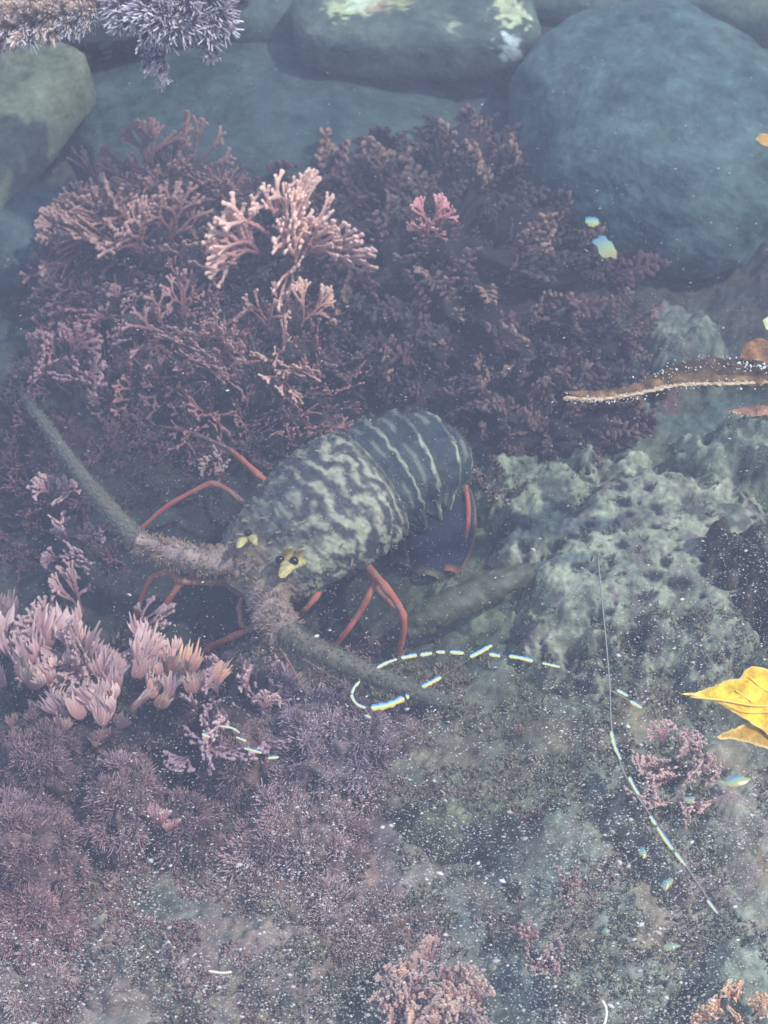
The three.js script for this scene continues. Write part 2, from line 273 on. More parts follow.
function frondGeo(seed, { len = 0.1, c0, c1, dense = 16, thin = 1 }) { // soft feathery frond along +y, bending over
  const R = rng(seed), B = new Builder(), bend = 0.25 + R() * 0.35, pts = [];
  for (let k = 0; k <= 4; k++) { const t = k / 4; pts.push(V(0.03 * len * Math.sin(t * 5 + seed), len * (t - bend * 0.3 * t * t), len * bend * t * t)); }
  tube(B, pts, (t) => 0.0022 * thin * (1.1 - t), { seg: 10, n: 5, col: (t) => mixc(c0, c1, t * 0.7) });
  const curve = new THREE.CatmullRomCurve3(pts);
  for (let k = 0; k < dense; k++) {
    const t = 0.12 + 0.86 * k / dense, p = curve.getPoint(t), d = curve.getTangent(t), sgn = k % 2 ? 1 : -1, l = len * (0.34 - 0.2 * t) * (0.6 + R() * 0.7);
    const nd = d.clone().multiplyScalar(0.7).add(V(sgn * (0.7 + R() * 0.4), 0, (R() - 0.5) * 0.8)).normalize(), s = V(0, 0, 1).cross(nd).normalize();
    finger(B, p, nd, s, l, 0.0017 * thin, 0.0022 * thin, 0.6, mixc(c0, c1, t * 0.5), mixc(c0, c1, 0.5 + 0.5 * t), 4);
    for (let m = 0; m < (thin > 2 ? 2 : 4); m++) {
      const e = p.clone().addScaledVector(nd, l * (0.3 + 0.18 * m)), dd = nd.clone().addScaledVector(s, (m % 2 ? 1 : -1) * 0.8).add(V((R() - 0.5) * 0.5, (R() - 0.5) * 0.5, (R() - 0.5) * 0.9)).normalize();
      finger(B, e, dd, V(0, 0, 1).cross(dd).normalize(), l * (0.25 + R() * 0.3), 0.0013 * thin, 0.0021 * thin, 0.6, mixc(c0, c1, 0.4), c1, 4);
    }
  }
  return B.geo();
}
function bladeGeo(seed, { h = 0.03, c0, c1, c2 }) { // a flat ribbed plate with a ragged fringe, along +y
  const R = rng(seed), B = new Builder(), M = 40, N = 9, half = 0.08 + R() * 0.26, skew = (R() - 0.5) * 0.9, wide = h * (0.18 + R() * 0.2), cup = (R() - 0.4) * 0.006, top = many(M + 1, (k) => 0.7 + 0.42 * fbm(k * 0.17, seed, 1, 2) + (R() - 0.5) * 0.13 - 0.1 * Math.pow(k / M * 2 - 1, 4)), tone = many(M + 1, () => R());
  for (const side of [1, -1]) for (let j = 0; j <= N; j++) for (let k = 0; k <= M; k++) {
    const f = k / M * 2 - 1, t = j / N, l = h * top[k] * t, a = f * half, x = f * wide * Math.pow(t, 0.32) * (1 + 0.2 * Math.sin(t * 5 + seed * 2)) + Math.sin(a + skew * t) * l * 0.6, y = Math.cos(a) * l, z = cup * f * f * t + 0.003 * Math.sin(t * 2.4 + seed) * t + 0.0016 * Math.sin(f * 5 + seed) * t + side * 0.0009 * Math.min(1, 4 * (1 - t) + 0.15) * (1 - 0.8 * f * f) + (k % 2 ? 0.0007 : -0.0007) * t;
    const c = mixc(t < 0.6 ? mixc(c0, c1, t / 0.6) : mixc(c1, c2, (t - 0.6) / 0.4), c0, 0.55 * tone[k] * (1 - 0.5 * t)); B.v(x, y, z, c);
  }
  const q = (N + 1) * (M + 1); B.rings(0, N + 1, M + 1, false); B.rings(q, N + 1, M + 1, false);
  return B.geo();
}
const PINK = { c0: [0.09, 0.035, 0.045], c1: [0.5, 0.22, 0.21], c2: [0.95, 0.62, 0.5] };
const DUSK = { c0: [0.03, 0.014, 0.022], c1: [0.18, 0.075, 0.075], c2: [0.42, 0.21, 0.2] };
const LILAC = { c0: [0.08, 0.04, 0.055], c1: [0.48, 0.26, 0.27], c2: [0.92, 0.68, 0.6] };
const many = (n, f) => Array.from({ length: n }, (_, k) => f(k));
const pinkSprays = many(5, (k) => corallineGeo(100 + k, { levels: 5, len: 0.0185, w: 0.0034, thick: 0.6, spread: 0.5, forks: 0.14, flatness: 0.5, ...PINK }));
const duskSprays = many(5, (k) => corallineGeo(140 + k, { levels: 5, len: 0.0175, w: 0.003, thick: 0.6, forks: 0.15, ...DUSK }));
const smallSprays = many(5, (k) => corallineGeo(180 + k, { levels: 4, len: 0.0095, w: 0.0026, thick: 0.7, forks: 0.4, ...LILAC }));
const maroonFronds = many(6, (k) => frondGeo(200 + k, { len: 0.1, c0: [0.03, 0.014, 0.017], c1: [0.21, 0.12, 0.11], dense: 11, thin: 2.9 }));
const plumFronds = many(5, (k) => frondGeo(240 + k, { len: 0.075, c0: [0.09, 0.034, 0.036], c1: [0.46, 0.24, 0.22], dense: 26, thin: 0.9 }));
const blades = many(12, (k) => bladeGeo(280 + k, { h: 0.054, ...LILAC, c0: [0.32, 0.15, 0.15], c1: [0.75, 0.44, 0.4], c2: [1.0, 0.8, 0.68] }));
const TINTS = [[1, 1, 1], [0.8, 0.82, 0.86], [1.15, 1.05, 1.0], [0.92, 1.0, 0.95]];

const hairTufts = many(4, (k) => { // a puff of very fine hairs along +y
  const R = rng(520 + k), B = new Builder();
  for (let j = 0; j < 80; j++) { const a = R() * 6.283, o = Math.sqrt(R()) * 1.1, d = V(Math.cos(a) * o, 1 - 0.3 * o, Math.sin(a) * o).normalize(), b = 0.55 + R() * 0.6; finger(B, V((R() - 0.5) * 0.012, -0.002, (R() - 0.5) * 0.012), d, V(-Math.sin(a), 0, Math.cos(a)), 0.007 + R() * 0.009, 0.0005, 0.0006, 1, [0.45 * b, 0.4 * b, 0.42 * b], [b, b, b], 3); }
  return B.geo();
});
function cushion(label, at, { rx, rz, h, n, color: shade, seed, dark = 1 }) {
  const color = [shade[0] * 1.75, shade[1] * 2.0, shade[2] * 1.95]; // soft lump of fine hair weed
  const o = thing('hair_seaweed', label, 'seaweed', P(...at)), R = rng(seed), up = V(0, 1, 0), lump = (a, b) => 1 + 0.45 * fbm(a * 1.6 + seed, b * 1.6, 2, 3);
  const B = new Builder(), M = 56, N = 26;
  const at2 = (th, ph) => { const x = Math.sin(th) * Math.cos(ph), z = Math.sin(th) * Math.sin(ph), k = lump(x * 1.4, z * 1.4); return V(x * rx * k, Math.cos(th) * h * k, z * rz * k); };
  for (let j = 0; j <= N; j++) for (let i = 0; i < M; i++) { const p = at2(j / N * Math.PI * 0.62, i / M * 6.2832), v = 0.5 + 0.45 * fbm(p.x * 60, p.y * 60, p.z * 60 + seed, 3); B.v(p.x, p.y, p.z, color.map((c) => c * v)); }
  B.rings(0, N + 1, M); for (let k = 0, q = B.i; k < q.length; k += 3) { const t = q[k]; q[k] = q[k + 1]; q[k + 1] = t; }
  part('cushion', topUV(B.geo(), 8), rockMat, o);
  const tones = many(4, (k) => mat(0.95, color.map((c, i) => c * [1.3, 1.65, 1.05, 1.95][k] * dark * (i === 2 && k === 1 ? 1.1 : 1))));
  for (let k = 0; k < n; k++) { const th = Math.acos(1 - R() * 1.25), ph = R() * 6.2832, p = at2(Math.min(th, 1.9), ph), d = V(p.x / (rx * rx), p.y / (h * h), p.z / (rz * rz)).normalize().add(V((R() - 0.5) * 0.5, 0.15, (R() - 0.5) * 0.5)).normalize(), m = part('tuft', hairTufts[Math.floor(R() * 4)], tones[Math.floor(R() * 4)], o); m.position.copy(p); m.quaternion.setFromUnitVectors(up, d); m.scale.setScalar(0.6 + R() * 0.7); }
  return o;
}
function holdfast(parent, r, h, c, seed) { part('holdfast', stoneGeo({ r: [r, h, r], rough: 0.12, fine: 0.06, seed, colors: [c, c.map((v) => v * 1.8)], n: 48 }), mat(0.95), parent); }
// a bush: pieces from a few shapes set over a mound, each leaning outwards
function bush(name, label, category, at, { rx, rz, h, n, shapes, pieceName, scale = [0.8, 1.2], lean = 0.9, seed, base = [0.025, 0.015, 0.018], tints = TINTS, tilt = [0, 0], group, rough = 0.85, facing = false }) {
  const o = thing(name, label, category, P(...at), group), R = rng(seed), up = V(0, 1, 0), q = new THREE.Quaternion(), q2 = new THREE.Quaternion();
  const hold = part('holdfast', stoneGeo({ r: [rx * (n > 50 ? 0.8 : 0.36), h * (n > 50 ? 0.7 : 0.35), rz * (n > 50 ? 0.8 : 0.36)], rough: 0.3, fine: 0.3, freq: 14, seed, colors: [base.map((v) => v * 0.6), base.map((v) => v * 1.6)], n: 72 }), mat(0.95), o);
  for (let k = 0; k < n; k++) {
    const a = R() * 2 * Math.PI, rr = Math.sqrt(R()) * 0.92, x = Math.cos(a) * rr * rx, z = Math.sin(a) * rr * rz, y = h * 0.72 * Math.sqrt(Math.max(0, 1 - rr * rr)) - 0.006;
    const d = V(Math.cos(a) * rr * lean + tilt[0] + (R() - 0.5) * 0.6, 1 - 0.45 * rr, Math.sin(a) * rr * lean + tilt[1] + (R() - 0.5) * 0.6).normalize();
    const m = part(pieceName, shapes[Math.floor(R() * shapes.length)], mat(rough, tints[Math.floor(R() * tints.length)]), o);
    m.position.set(x, y, z); m.quaternion.copy(q.setFromUnitVectors(up, d)).multiply(q2.setFromAxisAngle(up, facing ? (R() - 0.5) * 1.9 : R() * 6.283)); m.scale.setScalar(lerp(scale[0], scale[1], R()));
  }
  return o;
}

// maroon mass behind the lobster
bush('red_seaweed', 'big maroon-brown feathery weed bush behind the lobster, below the round boulder', 'seaweed', [440, 275, -0.34], { rx: 0.25, rz: 0.27, h: 0.12, n: 280, shapes: maroonFronds, pieceName: 'frond', scale: [0.35, 0.9], seed: 301, lean: 1.2, tints: [[1, 1, 1], [0.5, 0.55, 0.62], [1.9, 1.85, 1.55], [0.8, 0.62, 0.75], [0.4, 0.42, 0.5]] });
bush('red_seaweed', 'dark maroon weed just right of the lobster tail, below the big maroon bush', 'seaweed', [545, 425, -0.345], { rx: 0.12, rz: 0.085, h: 0.06, n: 80, shapes: maroonFronds, pieceName: 'frond', scale: [0.35, 0.7], seed: 302, lean: 1.2, tints: [[0.7, 0.65, 0.72], [0.45, 0.45, 0.52], [1.1, 1.0, 1.0]] });
bush('red_seaweed', 'dim purple weed bush at the left under the pink coralline sprays', 'seaweed', [158, 285, -0.345], { rx: 0.15, rz: 0.19, h: 0.1, n: 95, shapes: duskSprays, pieceName: 'branch', scale: [0.5, 1.0], seed: 311, lean: 1.3, tints: [[0.55, 0.55, 0.65], [0.35, 0.38, 0.48], [0.9, 0.85, 0.9], [0.7, 0.62, 0.72]] });
bush('red_seaweed', 'dark purple weed bush above the lobster between pink sprays and carapace', 'seaweed', [260, 385, -0.355], { rx: 0.2, rz: 0.15, h: 0.075, n: 150, shapes: duskSprays, pieceName: 'branch', scale: [0.4, 0.75], seed: 312, lean: 1.2, tints: [[0.55, 0.55, 0.65], [0.35, 0.38, 0.48], [1.2, 1.1, 1.1]] });
bush('red_seaweed', 'dark weed in the gap left of the lobster, under its left antenna', 'seaweed', [95, 470, -0.365], { rx: 0.16, rz: 0.2, h: 0.05, n: 150, shapes: duskSprays, pieceName: 'branch', scale: [0.35, 0.6], seed: 313, lean: 1.2, tints: [[0.4, 0.38, 0.5], [0.26, 0.26, 0.36], [0.62, 0.52, 0.62]] });
function spray(label, at, n, r, h, scale, shapes, seed, tilt = [0, 0], tints = TINTS, name = 'coralline_alga', pieceName = 'branch', lean = 1.0) {
  return bush(name, label, 'coralline alga', at, { rx: r, rz: r, h, n, shapes, pieceName, scale, seed, tilt, tints, lean, base: [0.05, 0.03, 0.032] });
}
spray('bright pink branching coralline alga in the upper middle, tallest pink spray', [288, 268, -0.24], 9, 0.03, 0.04, [0.75, 1.2], pinkSprays, 321, [0, -0.25], [[1.05, 1.0, 1.0], [1.15, 1.1, 1.05]], 'coralline_alga', 'branch', 0.7);
spray('pink coralline alga with forked branches left of the tallest pink spray', [150, 262, -0.245], 6, 0.04, 0.03, [0.8, 1.15], pinkSprays, 322, [-0.3, -0.1], [[0.5, 0.42, 0.45], [0.62, 0.54, 0.56]]);
spray('dusky rose coralline alga at the top of the left weed bush', [168, 195, -0.26], 7, 0.05, 0.035, [0.8, 1.1], pinkSprays, 323, [0, -0.3], [[0.33, 0.26, 0.29], [0.42, 0.34, 0.37]]);
spray('dusky rose coralline alga at the far left end of the left weed bush', [112, 245, -0.25], 5, 0.03, 0.03, [0.75, 1.0], pinkSprays, 324, [-0.7, -0.1], [[0.4, 0.33, 0.36], [0.5, 0.42, 0.45]]);
spray('pale tipped coralline sprigs just above the back of the lobster', [295, 352, -0.26], 7, 0.05, 0.03, [0.45, 0.7], pinkSprays, 325, [0.1, -0.1], [[1, 0.92, 0.85], [0.8, 0.7, 0.68]], 'coralline_alga', 'branch', 1.3);
spray('dim forked coralline sprigs under the tallest pink spray, towards the left antenna', [190, 345, -0.265], 8, 0.06, 0.03, [0.5, 0.8], pinkSprays, 333, [0, -0.1], [[0.6, 0.5, 0.55], [0.5, 0.42, 0.48]], 'coralline_alga', 'branch', 1.4);
spray('pink coralline tuft on the left weed bush halfway to the lobster antenna', [62, 372, -0.26], 10, 0.028, 0.025, [0.8, 1.1], smallSprays, 326, [0, 0], [[0.5, 0.36, 0.42], [0.42, 0.31, 0.36]]);
spray('pink coralline knobs right of the pink tuft at the left', [135, 325, -0.25], 7, 0.045, 0.02, [0.55, 0.8], smallSprays, 327, [0, 0], [[0.6, 0.42, 0.46], [0.48, 0.36, 0.4]]);
spray('small lilac coralline tuft left of the thick left antenna', [58, 506, -0.29], 6, 0.022, 0.016, [0.6, 0.8], smallSprays, 328, [0, 0], [[0.75, 0.62, 0.66]]);
spray('lilac coralline tuft under the base of the left antenna', [80, 555, -0.29], 7, 0.022, 0.016, [0.55, 0.8], smallSprays, 329, [-0.3, 0.2], [[0.6, 0.5, 0.6], [0.5, 0.42, 0.52]]);
spray('tiny pale coralline sprig between the left antenna and the back leg', [216, 458, -0.27], 4, 0.012, 0.01, [0.4, 0.5], smallSprays, 330, [0, 0], [[0.75, 0.68, 0.7]]);
spray('small bright pink sprig on the maroon weed bush right of the tallest spray', [430, 238, -0.2], 3, 0.012, 0.01, [0.45, 0.6], pinkSprays, 331, [0, -0.2], [[1.0, 0.7, 0.82]]);
spray('dull olive tuft beside the tail of the lobster', [498, 490, -0.3], 7, 0.022, 0.015, [0.3, 0.42], maroonFronds, 332, [0.2, 0], [[1.3, 1.5, 1.2]], 'brown_seaweed', 'frond');
spray('dim brown frond tuft at the lower right end of the maroon weed bush', [610, 335, -0.27], 12, 0.04, 0.02, [0.35, 0.55], maroonFronds, 334, [0.2, 0.2], [[1.3, 1.3, 1.1], [0.8, 0.8, 0.8]], 'brown_seaweed', 'frond');

// foreground left
bush('red_seaweed', 'dark plum weed mass under the fringed fans in the lower left', 'seaweed', [150, 765, -0.385], { rx: 0.2, rz: 0.13, h: 0.06, n: 90, shapes: plumFronds, pieceName: 'frond', scale: [0.4, 0.7], seed: 341, base: [0.02, 0.014, 0.018], tints: [[0.4, 0.36, 0.42], [0.25, 0.24, 0.3], [0.55, 0.48, 0.52]] });
const MAUVE = [0.2, 0.1, 0.105];
cushion('rounded mauve weed cushion at the left edge just below the pale fans', [38, 775, -0.33], { rx: 0.045, rz: 0.048, h: 0.06, n: 110, color: [0.16, 0.08, 0.088], seed: 342 });
cushion('large mauve weed cushion at the left edge, second below the pale fans', [25, 862, -0.33], { rx: 0.058, rz: 0.058, h: 0.07, n: 150, color: MAUVE, seed: 343 });
cushion('reddish weed cushion at the left edge, lowest of the cushions', [35, 930, -0.34], { rx: 0.04, rz: 0.042, h: 0.06, n: 90, color: [0.24, 0.11, 0.11], seed: 344 });
cushion('upright mauve weed cushion below the orange tinted fans', [125, 815, -0.33], { rx: 0.034, rz: 0.055, h: 0.06, n: 100, color: MAUVE, seed: 345 });
cushion('small mauve weed cushion beside the two small pink fans', [188, 835, -0.34], { rx: 0.03, rz: 0.035, h: 0.045, n: 70, color: [0.17, 0.085, 0.09], seed: 346 });
cushion('mauve weed cushion under the zigzag painted glints', [238, 765, -0.34], { rx: 0.032, rz: 0.045, h: 0.055, n: 80, color: MAUVE, seed: 347 });
cushion('wide lilac weed bed below the right antenna', [335, 760, -0.365], { rx: 0.08, rz: 0.062, h: 0.075, n: 200, color: [0.23, 0.135, 0.15], seed: 348 });
cushion('lilac weed bed between the zigzag painted glints and the wide lilac bed', [275, 715, -0.365], { rx: 0.045, rz: 0.035, h: 0.06, n: 100, color: [0.2, 0.125, 0.145], seed: 349 });
cushion('dusty rose weed bed in the lower left quarter, below the wide lilac bed', [300, 850, -0.37], { rx: 0.07, rz: 0.06, h: 0.055, n: 170, color: [0.26, 0.14, 0.14], seed: 350 });
cushion('low rose weed bed near the bottom, left of the bottom pink tuft', [330, 940, -0.37], { rx: 0.075, rz: 0.05, h: 0.05, n: 150, color: [0.27, 0.155, 0.145], seed: 360 });
cushion('pale rose weed bed in the bottom left corner', [20, 1005, -0.36], { rx: 0.06, rz: 0.04, h: 0.05, n: 100, color: [0.27, 0.16, 0.15], seed: 368 });
function fans(label, at, n, r, h, scale, seed, tilt, tints) { return bush('fan_coralline', label, 'coralline alga', at, { rx: r[0], rz: r[1], h, n, shapes: blades, pieceName: 'blade', scale, seed, tilt: [tilt[0] + 0.05, tilt[1] - 0.35], tints, lean: 0.22, base: [0.05, 0.03, 0.035], facing: true }); }
fans('pale pink fringed fans at the left edge of the lower weed mass', [38, 672, -0.28], 24, [0.07, 0.05], 0.03, [0.6, 1.1], 351, [0, -0.15], [[0.92, 0.8, 0.85], [0.75, 0.64, 0.72], [1, 0.88, 0.88]]);
fans('pale pink fans in the lower weed mass right of those at the edge', [95, 700, -0.285], 20, [0.055, 0.05], 0.03, [0.5, 1.0], 352, [0, -0.15], [[0.92, 0.78, 0.84], [0.72, 0.6, 0.7], [1, 0.88, 0.88]]);
fans('upright pink fan standing nearest the red legs on the left', [136, 665, -0.27], 5, [0.014, 0.03], 0.03, [0.6, 0.95], 353, [0, -0.25], [[0.92, 0.78, 0.84], [1.0, 0.85, 0.88]]);
fans('orange tinted pink fans with creamy edges in the lower left', [180, 692, -0.28], 15, [0.045, 0.035], 0.03, [0.45, 0.85], 354, [0.05, -0.1], [[1.05, 0.82, 0.66], [0.9, 0.74, 0.68], [0.95, 0.8, 0.82]]);
fans('two small pink fans standing alone below the plum cushions', [162, 828, -0.29], 3, [0.012, 0.012], 0.016, [0.4, 0.55], 355, [0, 0], [[1.0, 0.72, 0.76]]);
fans('dusky pink fans in a row just below the pale fans at the left', [70, 735, -0.3], 12, [0.1, 0.03], 0.03, [0.4, 0.65], 366, [0, -0.1], [[0.55, 0.44, 0.46], [0.42, 0.34, 0.38], [0.7, 0.58, 0.58]]);
fans('dim lilac fans behind the pale fans at the left edge', [20, 640, -0.3], 9, [0.05, 0.03], 0.04, [0.55, 0.8], 358, [0, -0.1], [[0.6, 0.5, 0.6], [0.5, 0.42, 0.52]]);
spray('small lilac sprigs beside the orange tinted fans', [228, 722, -0.29], 16, 0.055, 0.03, [0.55, 0.95], smallSprays, 356, [0, -0.1], [[0.6, 0.48, 0.58], [0.5, 0.4, 0.5], [0.8, 0.66, 0.7]]);
spray('thin lilac sprigs below the head of the lobster', [250, 690, -0.31], 10, 0.04, 0.02, [0.5, 0.8], smallSprays, 357, [0, -0.1], [[0.6, 0.5, 0.6]]);
spray('thin forked lilac sprig between the edge fans and the upright fan', [98, 640, -0.29], 6, 0.03, 0.025, [0.6, 0.9], pinkSprays, 359, [0, -0.2], [[0.6, 0.55, 0.66]]);
// lower right
spray('pale pink coralline tuft at the bottom edge, right of centre', [432, 1025, -0.29], 46, 0.05, 0.025, [0.5, 1.0], smallSprays, 361, [0, -0.6], [[0.8, 0.64, 0.58], [0.6, 0.49, 0.48], [0.95, 0.8, 0.66]], 'coralline_alga', 'branch', 0.35);
spray('small pink coralline tuft alone in the dusty bottom part', [535, 960, -0.31], 8, 0.016, 0.02, [0.5, 0.7], smallSprays, 362, [0, -0.2], [[0.6, 0.46, 0.46]]);
spray('pale pink coralline crust left of the lower yellow leaf lobe', [672, 775, -0.29], 22, 0.04, 0.02, [0.5, 0.7], smallSprays, 363, [0, -0.1], [[0.9, 0.75, 0.72], [0.75, 0.65, 0.62]]);
spray('orange tinted tuft in the bottom right corner', [738, 1024, -0.28], 10, 0.02, 0.03, [0.5, 0.7], smallSprays, 364, [0, -0.2], [[1.1, 0.85, 0.5]]);
spray('tiny rose sprig in the dust below the middle', [565, 892, -0.31], 4, 0.01, 0.012, [0.4, 0.5], smallSprays, 365, [0, 0], [[0.55, 0.4, 0.42]]);

// ---------------------------------------------------------------- short turf on the bed, past counting
{
  const B = new Builder(), R = rng(401);
  for (let k = 0; k < 7; k++) { const a = R() * 6.283, d = V(Math.cos(a) * 0.7, 0.6 + R(), Math.sin(a) * 0.7).normalize(); finger(B, V(Math.cos(a) * 0.002, 0, Math.sin(a) * 0.002), d, V(-Math.sin(a), 0, Math.cos(a)), 0.006 + R() * 0.007, 0.001, 0.0015, 0.6, [0.35, 0.35, 0.35], [1, 1, 1], 4); }
  const N = 9000, im = new THREE.InstancedMesh(B.geo(), mat(0.9), N), M = new THREE.Matrix4(), q = new THREE.Quaternion(), c = new THREE.Color();
  for (let k = 0; k < N; k++) {
    let px = -40 + R() * 850, py = 640 + R() * 420; if (k > 8700) { px = 430 + R() * 370; py = 440 + R() * 210; } else for (let g2 = 0; g2 < 9; g2++) { const e = P(px, py, BED); if (fbm(e.x * 11, 50, e.z * 11, 3) > (px > 420 ? 0.02 : -0.1)) break; px = -40 + R() * 850; py = 640 + R() * 420; } const p = P(px, py, BED), pl = fbm(p.x * 8, 40, p.z * 8, 3);
    q.setFromAxisAngle(V(0, 1, 0), R() * 6.283); const s = 0.3 + R() * 0.5;
    M.compose(V(p.x, ground(p.x, p.z) - 0.001, p.z), q, V(s, s, s)); im.setMatrixAt(k, M);
    const t = py < 640 ? mixc([0.14, 0.16, 0.1], [0.4, 0.43, 0.28], R()) : mixc([0.27, 0.25, 0.16], [0.42, 0.23, 0.21], clamp(0.5 + pl * 2.2 - (px - 300) / 400, 0, 1)), b = 0.45 + R() * 1.1; c.setRGB(t[0] * b, t[1] * b, t[2] * b); im.setColorAt(k, c);
  }
  im.name = 'seaweed_turf'; im.userData = { kind: 'stuff', label: 'short dusky algal turf carpeting the pool bed', category: 'turf' }; im.castShadow = im.receiveShadow = true; scene.add(im);
}

// ---------------------------------------------------------------- the lobster
{
  const base = P(320, 560, -0.335), lob = thing('spiny_lobster', 'spiny lobster with mottled olive shell, thick antennae and red legs on the pool bed', 'lobster', base);
  const B = new Builder();
  const ctrl = [ // place in photo, height, half width, half height
    [238, 594, -0.262, 0.022, 0.012], [250, 580, -0.258, 0.05, 0.032], [268, 562, -0.252, 0.063, 0.046], [292, 542, -0.245, 0.07, 0.058], [318, 521, -0.238, 0.079, 0.066], [344, 502, -0.235, 0.081, 0.068], [366, 488, -0.234, 0.076, 0.065],
    [386, 476, -0.233, 0.074, 0.062], [406, 466, -0.232, 0.07, 0.058], [425, 460, -0.235, 0.064, 0.052], [438, 460, -0.244, 0.054, 0.042], [446, 469, -0.262, 0.044, 0.03], [448, 486, -0.28, 0.038, 0.02], [447, 503, -0.29, 0.03, 0.01],
  ];
  const pts = ctrl.map(([x, y, z]) => P(x, y, z)), curve = new THREE.CatmullRomCurve3(pts, false, 'centripetal');
  const sample = (arr, u) => { const k = Math.min(arr.length - 2, Math.floor(u)), f = u - k; return lerp(arr[k], arr[k + 1], f * f * (3 - 2 * f) * 0.5 + f * 0.5); };
  const ws = ctrl.map((c) => c[3]), hs = ctrl.map((c) => c[4]);
  const rows = 340, n = 150, T = V(), u = V(0, 1, 0), side = V(), start = 0, frames = [];
  const DARK = [0.036, 0.035, 0.042], MID = [0.085, 0.085, 0.08], PALE = [0.5, 0.46, 0.31], BROWN = [0.34, 0.21, 0.15];
  const tail0 = 6.15; // where the shell ends and the jointed tail begins
  for (let j = 0; j <= rows; j++) {
    const t = j / rows, uu = t * (ctrl.length - 1), c = curve.getPoint(t); curve.getTangent(t, T);
    u.addScaledVector(T, -u.dot(T)).normalize(); side.crossVectors(T, u);
    let w = sample(ws, uu), h = sample(hs, uu), seg = -1, sf = 0;
    if (uu > tail0) { const k = (uu - tail0) / 1.12; seg = Math.floor(k); sf = k - seg; const lift = 0.88 + 0.16 * Math.pow(sf, 1.5); w *= lift; h *= lift; }
    else if (uu > 5.75) { const d = 1 - 0.06 * sstep(uu, 5.8, 5.95) + 0.07 * sstep(uu, 5.98, 6.12); w *= d; h *= d; }
    else if (uu > 2.6 && uu < 3.4) { const d = 1 - 0.045 * Math.exp(-Math.pow((uu - 3) / 0.12, 2)); h *= d; w *= d; }
    if (j % 10 === 0) frames.push({ c, T: T.clone(), u: u.clone(), side: side.clone(), w, h, uu });
    for (let k = 0; k < n; k++) {
      const a = k / n * 2 * Math.PI, sx = Math.cos(a), sy = Math.sin(a), low = sy < 0 ? 0.62 : 1;
      let rx = w * Math.sign(sx) * Math.pow(Math.abs(sx), 0.92), ry = h * low * Math.sign(sy) * Math.pow(Math.abs(sy), 0.9);
      const q = V().copy(c).addScaledVector(side, rx).addScaledVector(u, ry);
      if (seg >= 0 && sy < 0.25) q.addScaledVector(side, sx * w * 0.12 * sf * (1 - sstep(sy, -0.3, 0.25))).addScaledVector(u, -0.012 * sf * Math.abs(sx));
      const bumpy = 0.0024 * fbm(q.x * 55, q.y * 55, q.z * 55, 3) + (uu < tail0 ? 0.0022 * Math.max(0, n3(q.x * 150, q.y * 150, q.z * 150)) : 0);
      q.addScaledVector(side, sx * bumpy).addScaledVector(u, sy * bumpy);
      let col;
      const warp = fbm(q.x * 16, q.y * 16, q.z * 16, 3), fine = 0.5 + 0.5 * n3(q.x * 130, q.y * 130, q.z * 130);
      if (uu <= tail0) {
        const band = 0.5 + 0.5 * Math.sin((uu * 1.25 - Math.abs(sx) * 0.9 * sstep(uu, 2.5, 5.5) + warp * 1.25) * 5.2 + Math.max(0, uu - 3.9) * 5), blot = sstep(fbm(q.x * 26 + 5, q.y * 26, q.z * 26, 3), -0.08, 0.16);
        let m = sstep(band * 0.72 + blot * 0.36 + 0.35 * fbm(q.x * 40, q.y * 40 + 7, q.z * 40, 2) + 0.25 * (fine - 0.5), 0.3, 0.98); m *= 0.62 + 0.55 * fine * (0.6 + 0.8 * (0.5 + 0.5 * n3(q.x * 260, q.y * 260, q.z * 260)));
        m *= 0.35 + 0.6 * sstep(uu + sx * 1.2, 2.4, 4.6);
        col = mixc(mixc(DARK, MID, fine * 0.7 + 0.3 * blot), PALE, clamp(m, 0, 1));
        col = mixc(col, BROWN, (1 - sstep(uu, 1.2, 2.6)) * (0.55 + 0.8 * warp + 0.25 * fine));
        if (uu > 5.85) col = mixc(col, PALE, 0.6 * fine);
      } else {
        const sw = sf + 0.09 * n3(q.x * 60, q.y * 60, q.z * 60), edge = sstep(sw, 0.8, 0.86) * (1 - sstep(sw, 0.93, 0.99)) * (0.25 + 0.75 * sstep(warp + 0.35 * fine, -0.1, 0.3)) * (0.5 + 0.5 * sstep(sx, -0.7, 0.3));
        col = mixc(mixc([0.014, 0.024, 0.034], [0.05, 0.07, 0.07], clamp(0.5 + warp + 0.3 * (fine - 0.5), 0, 1)), PALE, clamp(edge, 0, 1) * (sy > -0.2 ? 0.95 : 0.3));
        const stripe = sstep(sf, 0.36, 0.42) * (1 - sstep(sf, 0.5, 0.56)) * sstep(warp, 0.0, 0.2); col = mixc(col, PALE, stripe * 0.3);
      }
      B.v(q.x, q.y, q.z, col);
    }
  }
  B.rings(start, rows + 1, n);
  const flip0 = B.i.length;
  for (const r of [0, rows]) { const o = r * n; for (let k = 1; k < n - 1; k++) r ? B.i.push(o, o + k, o + k + 1) : B.i.push(o, o + k + 1, o + k); }
  // spines leaning forwards over the shell
  const R = rng(503);
  for (let k = 0; k < 300; k++) {
    const f = frames[Math.floor(R() * frames.length)]; if (f.uu > 5.6 || f.uu < 0.6) continue;
    const a = 0.1 + R() * 2.94, sx = Math.cos(a), sy = Math.sin(a), p = V().copy(f.c).addScaledVector(f.side, f.w * sx * 0.97).addScaledVector(f.u, f.h * sy * 0.97), d = V().addScaledVector(f.side, sx).addScaledVector(f.u, sy).addScaledVector(f.T, -0.9).normalize();
    const s = f.T.clone().cross(d).normalize(), l = 0.004 + R() * R() * 0.012;
    finger(B, p, d, s, l, 0.0026, 0.0012, 1, [0.1, 0.1, 0.07], [0.3, 0.24, 0.14], 5);
  }
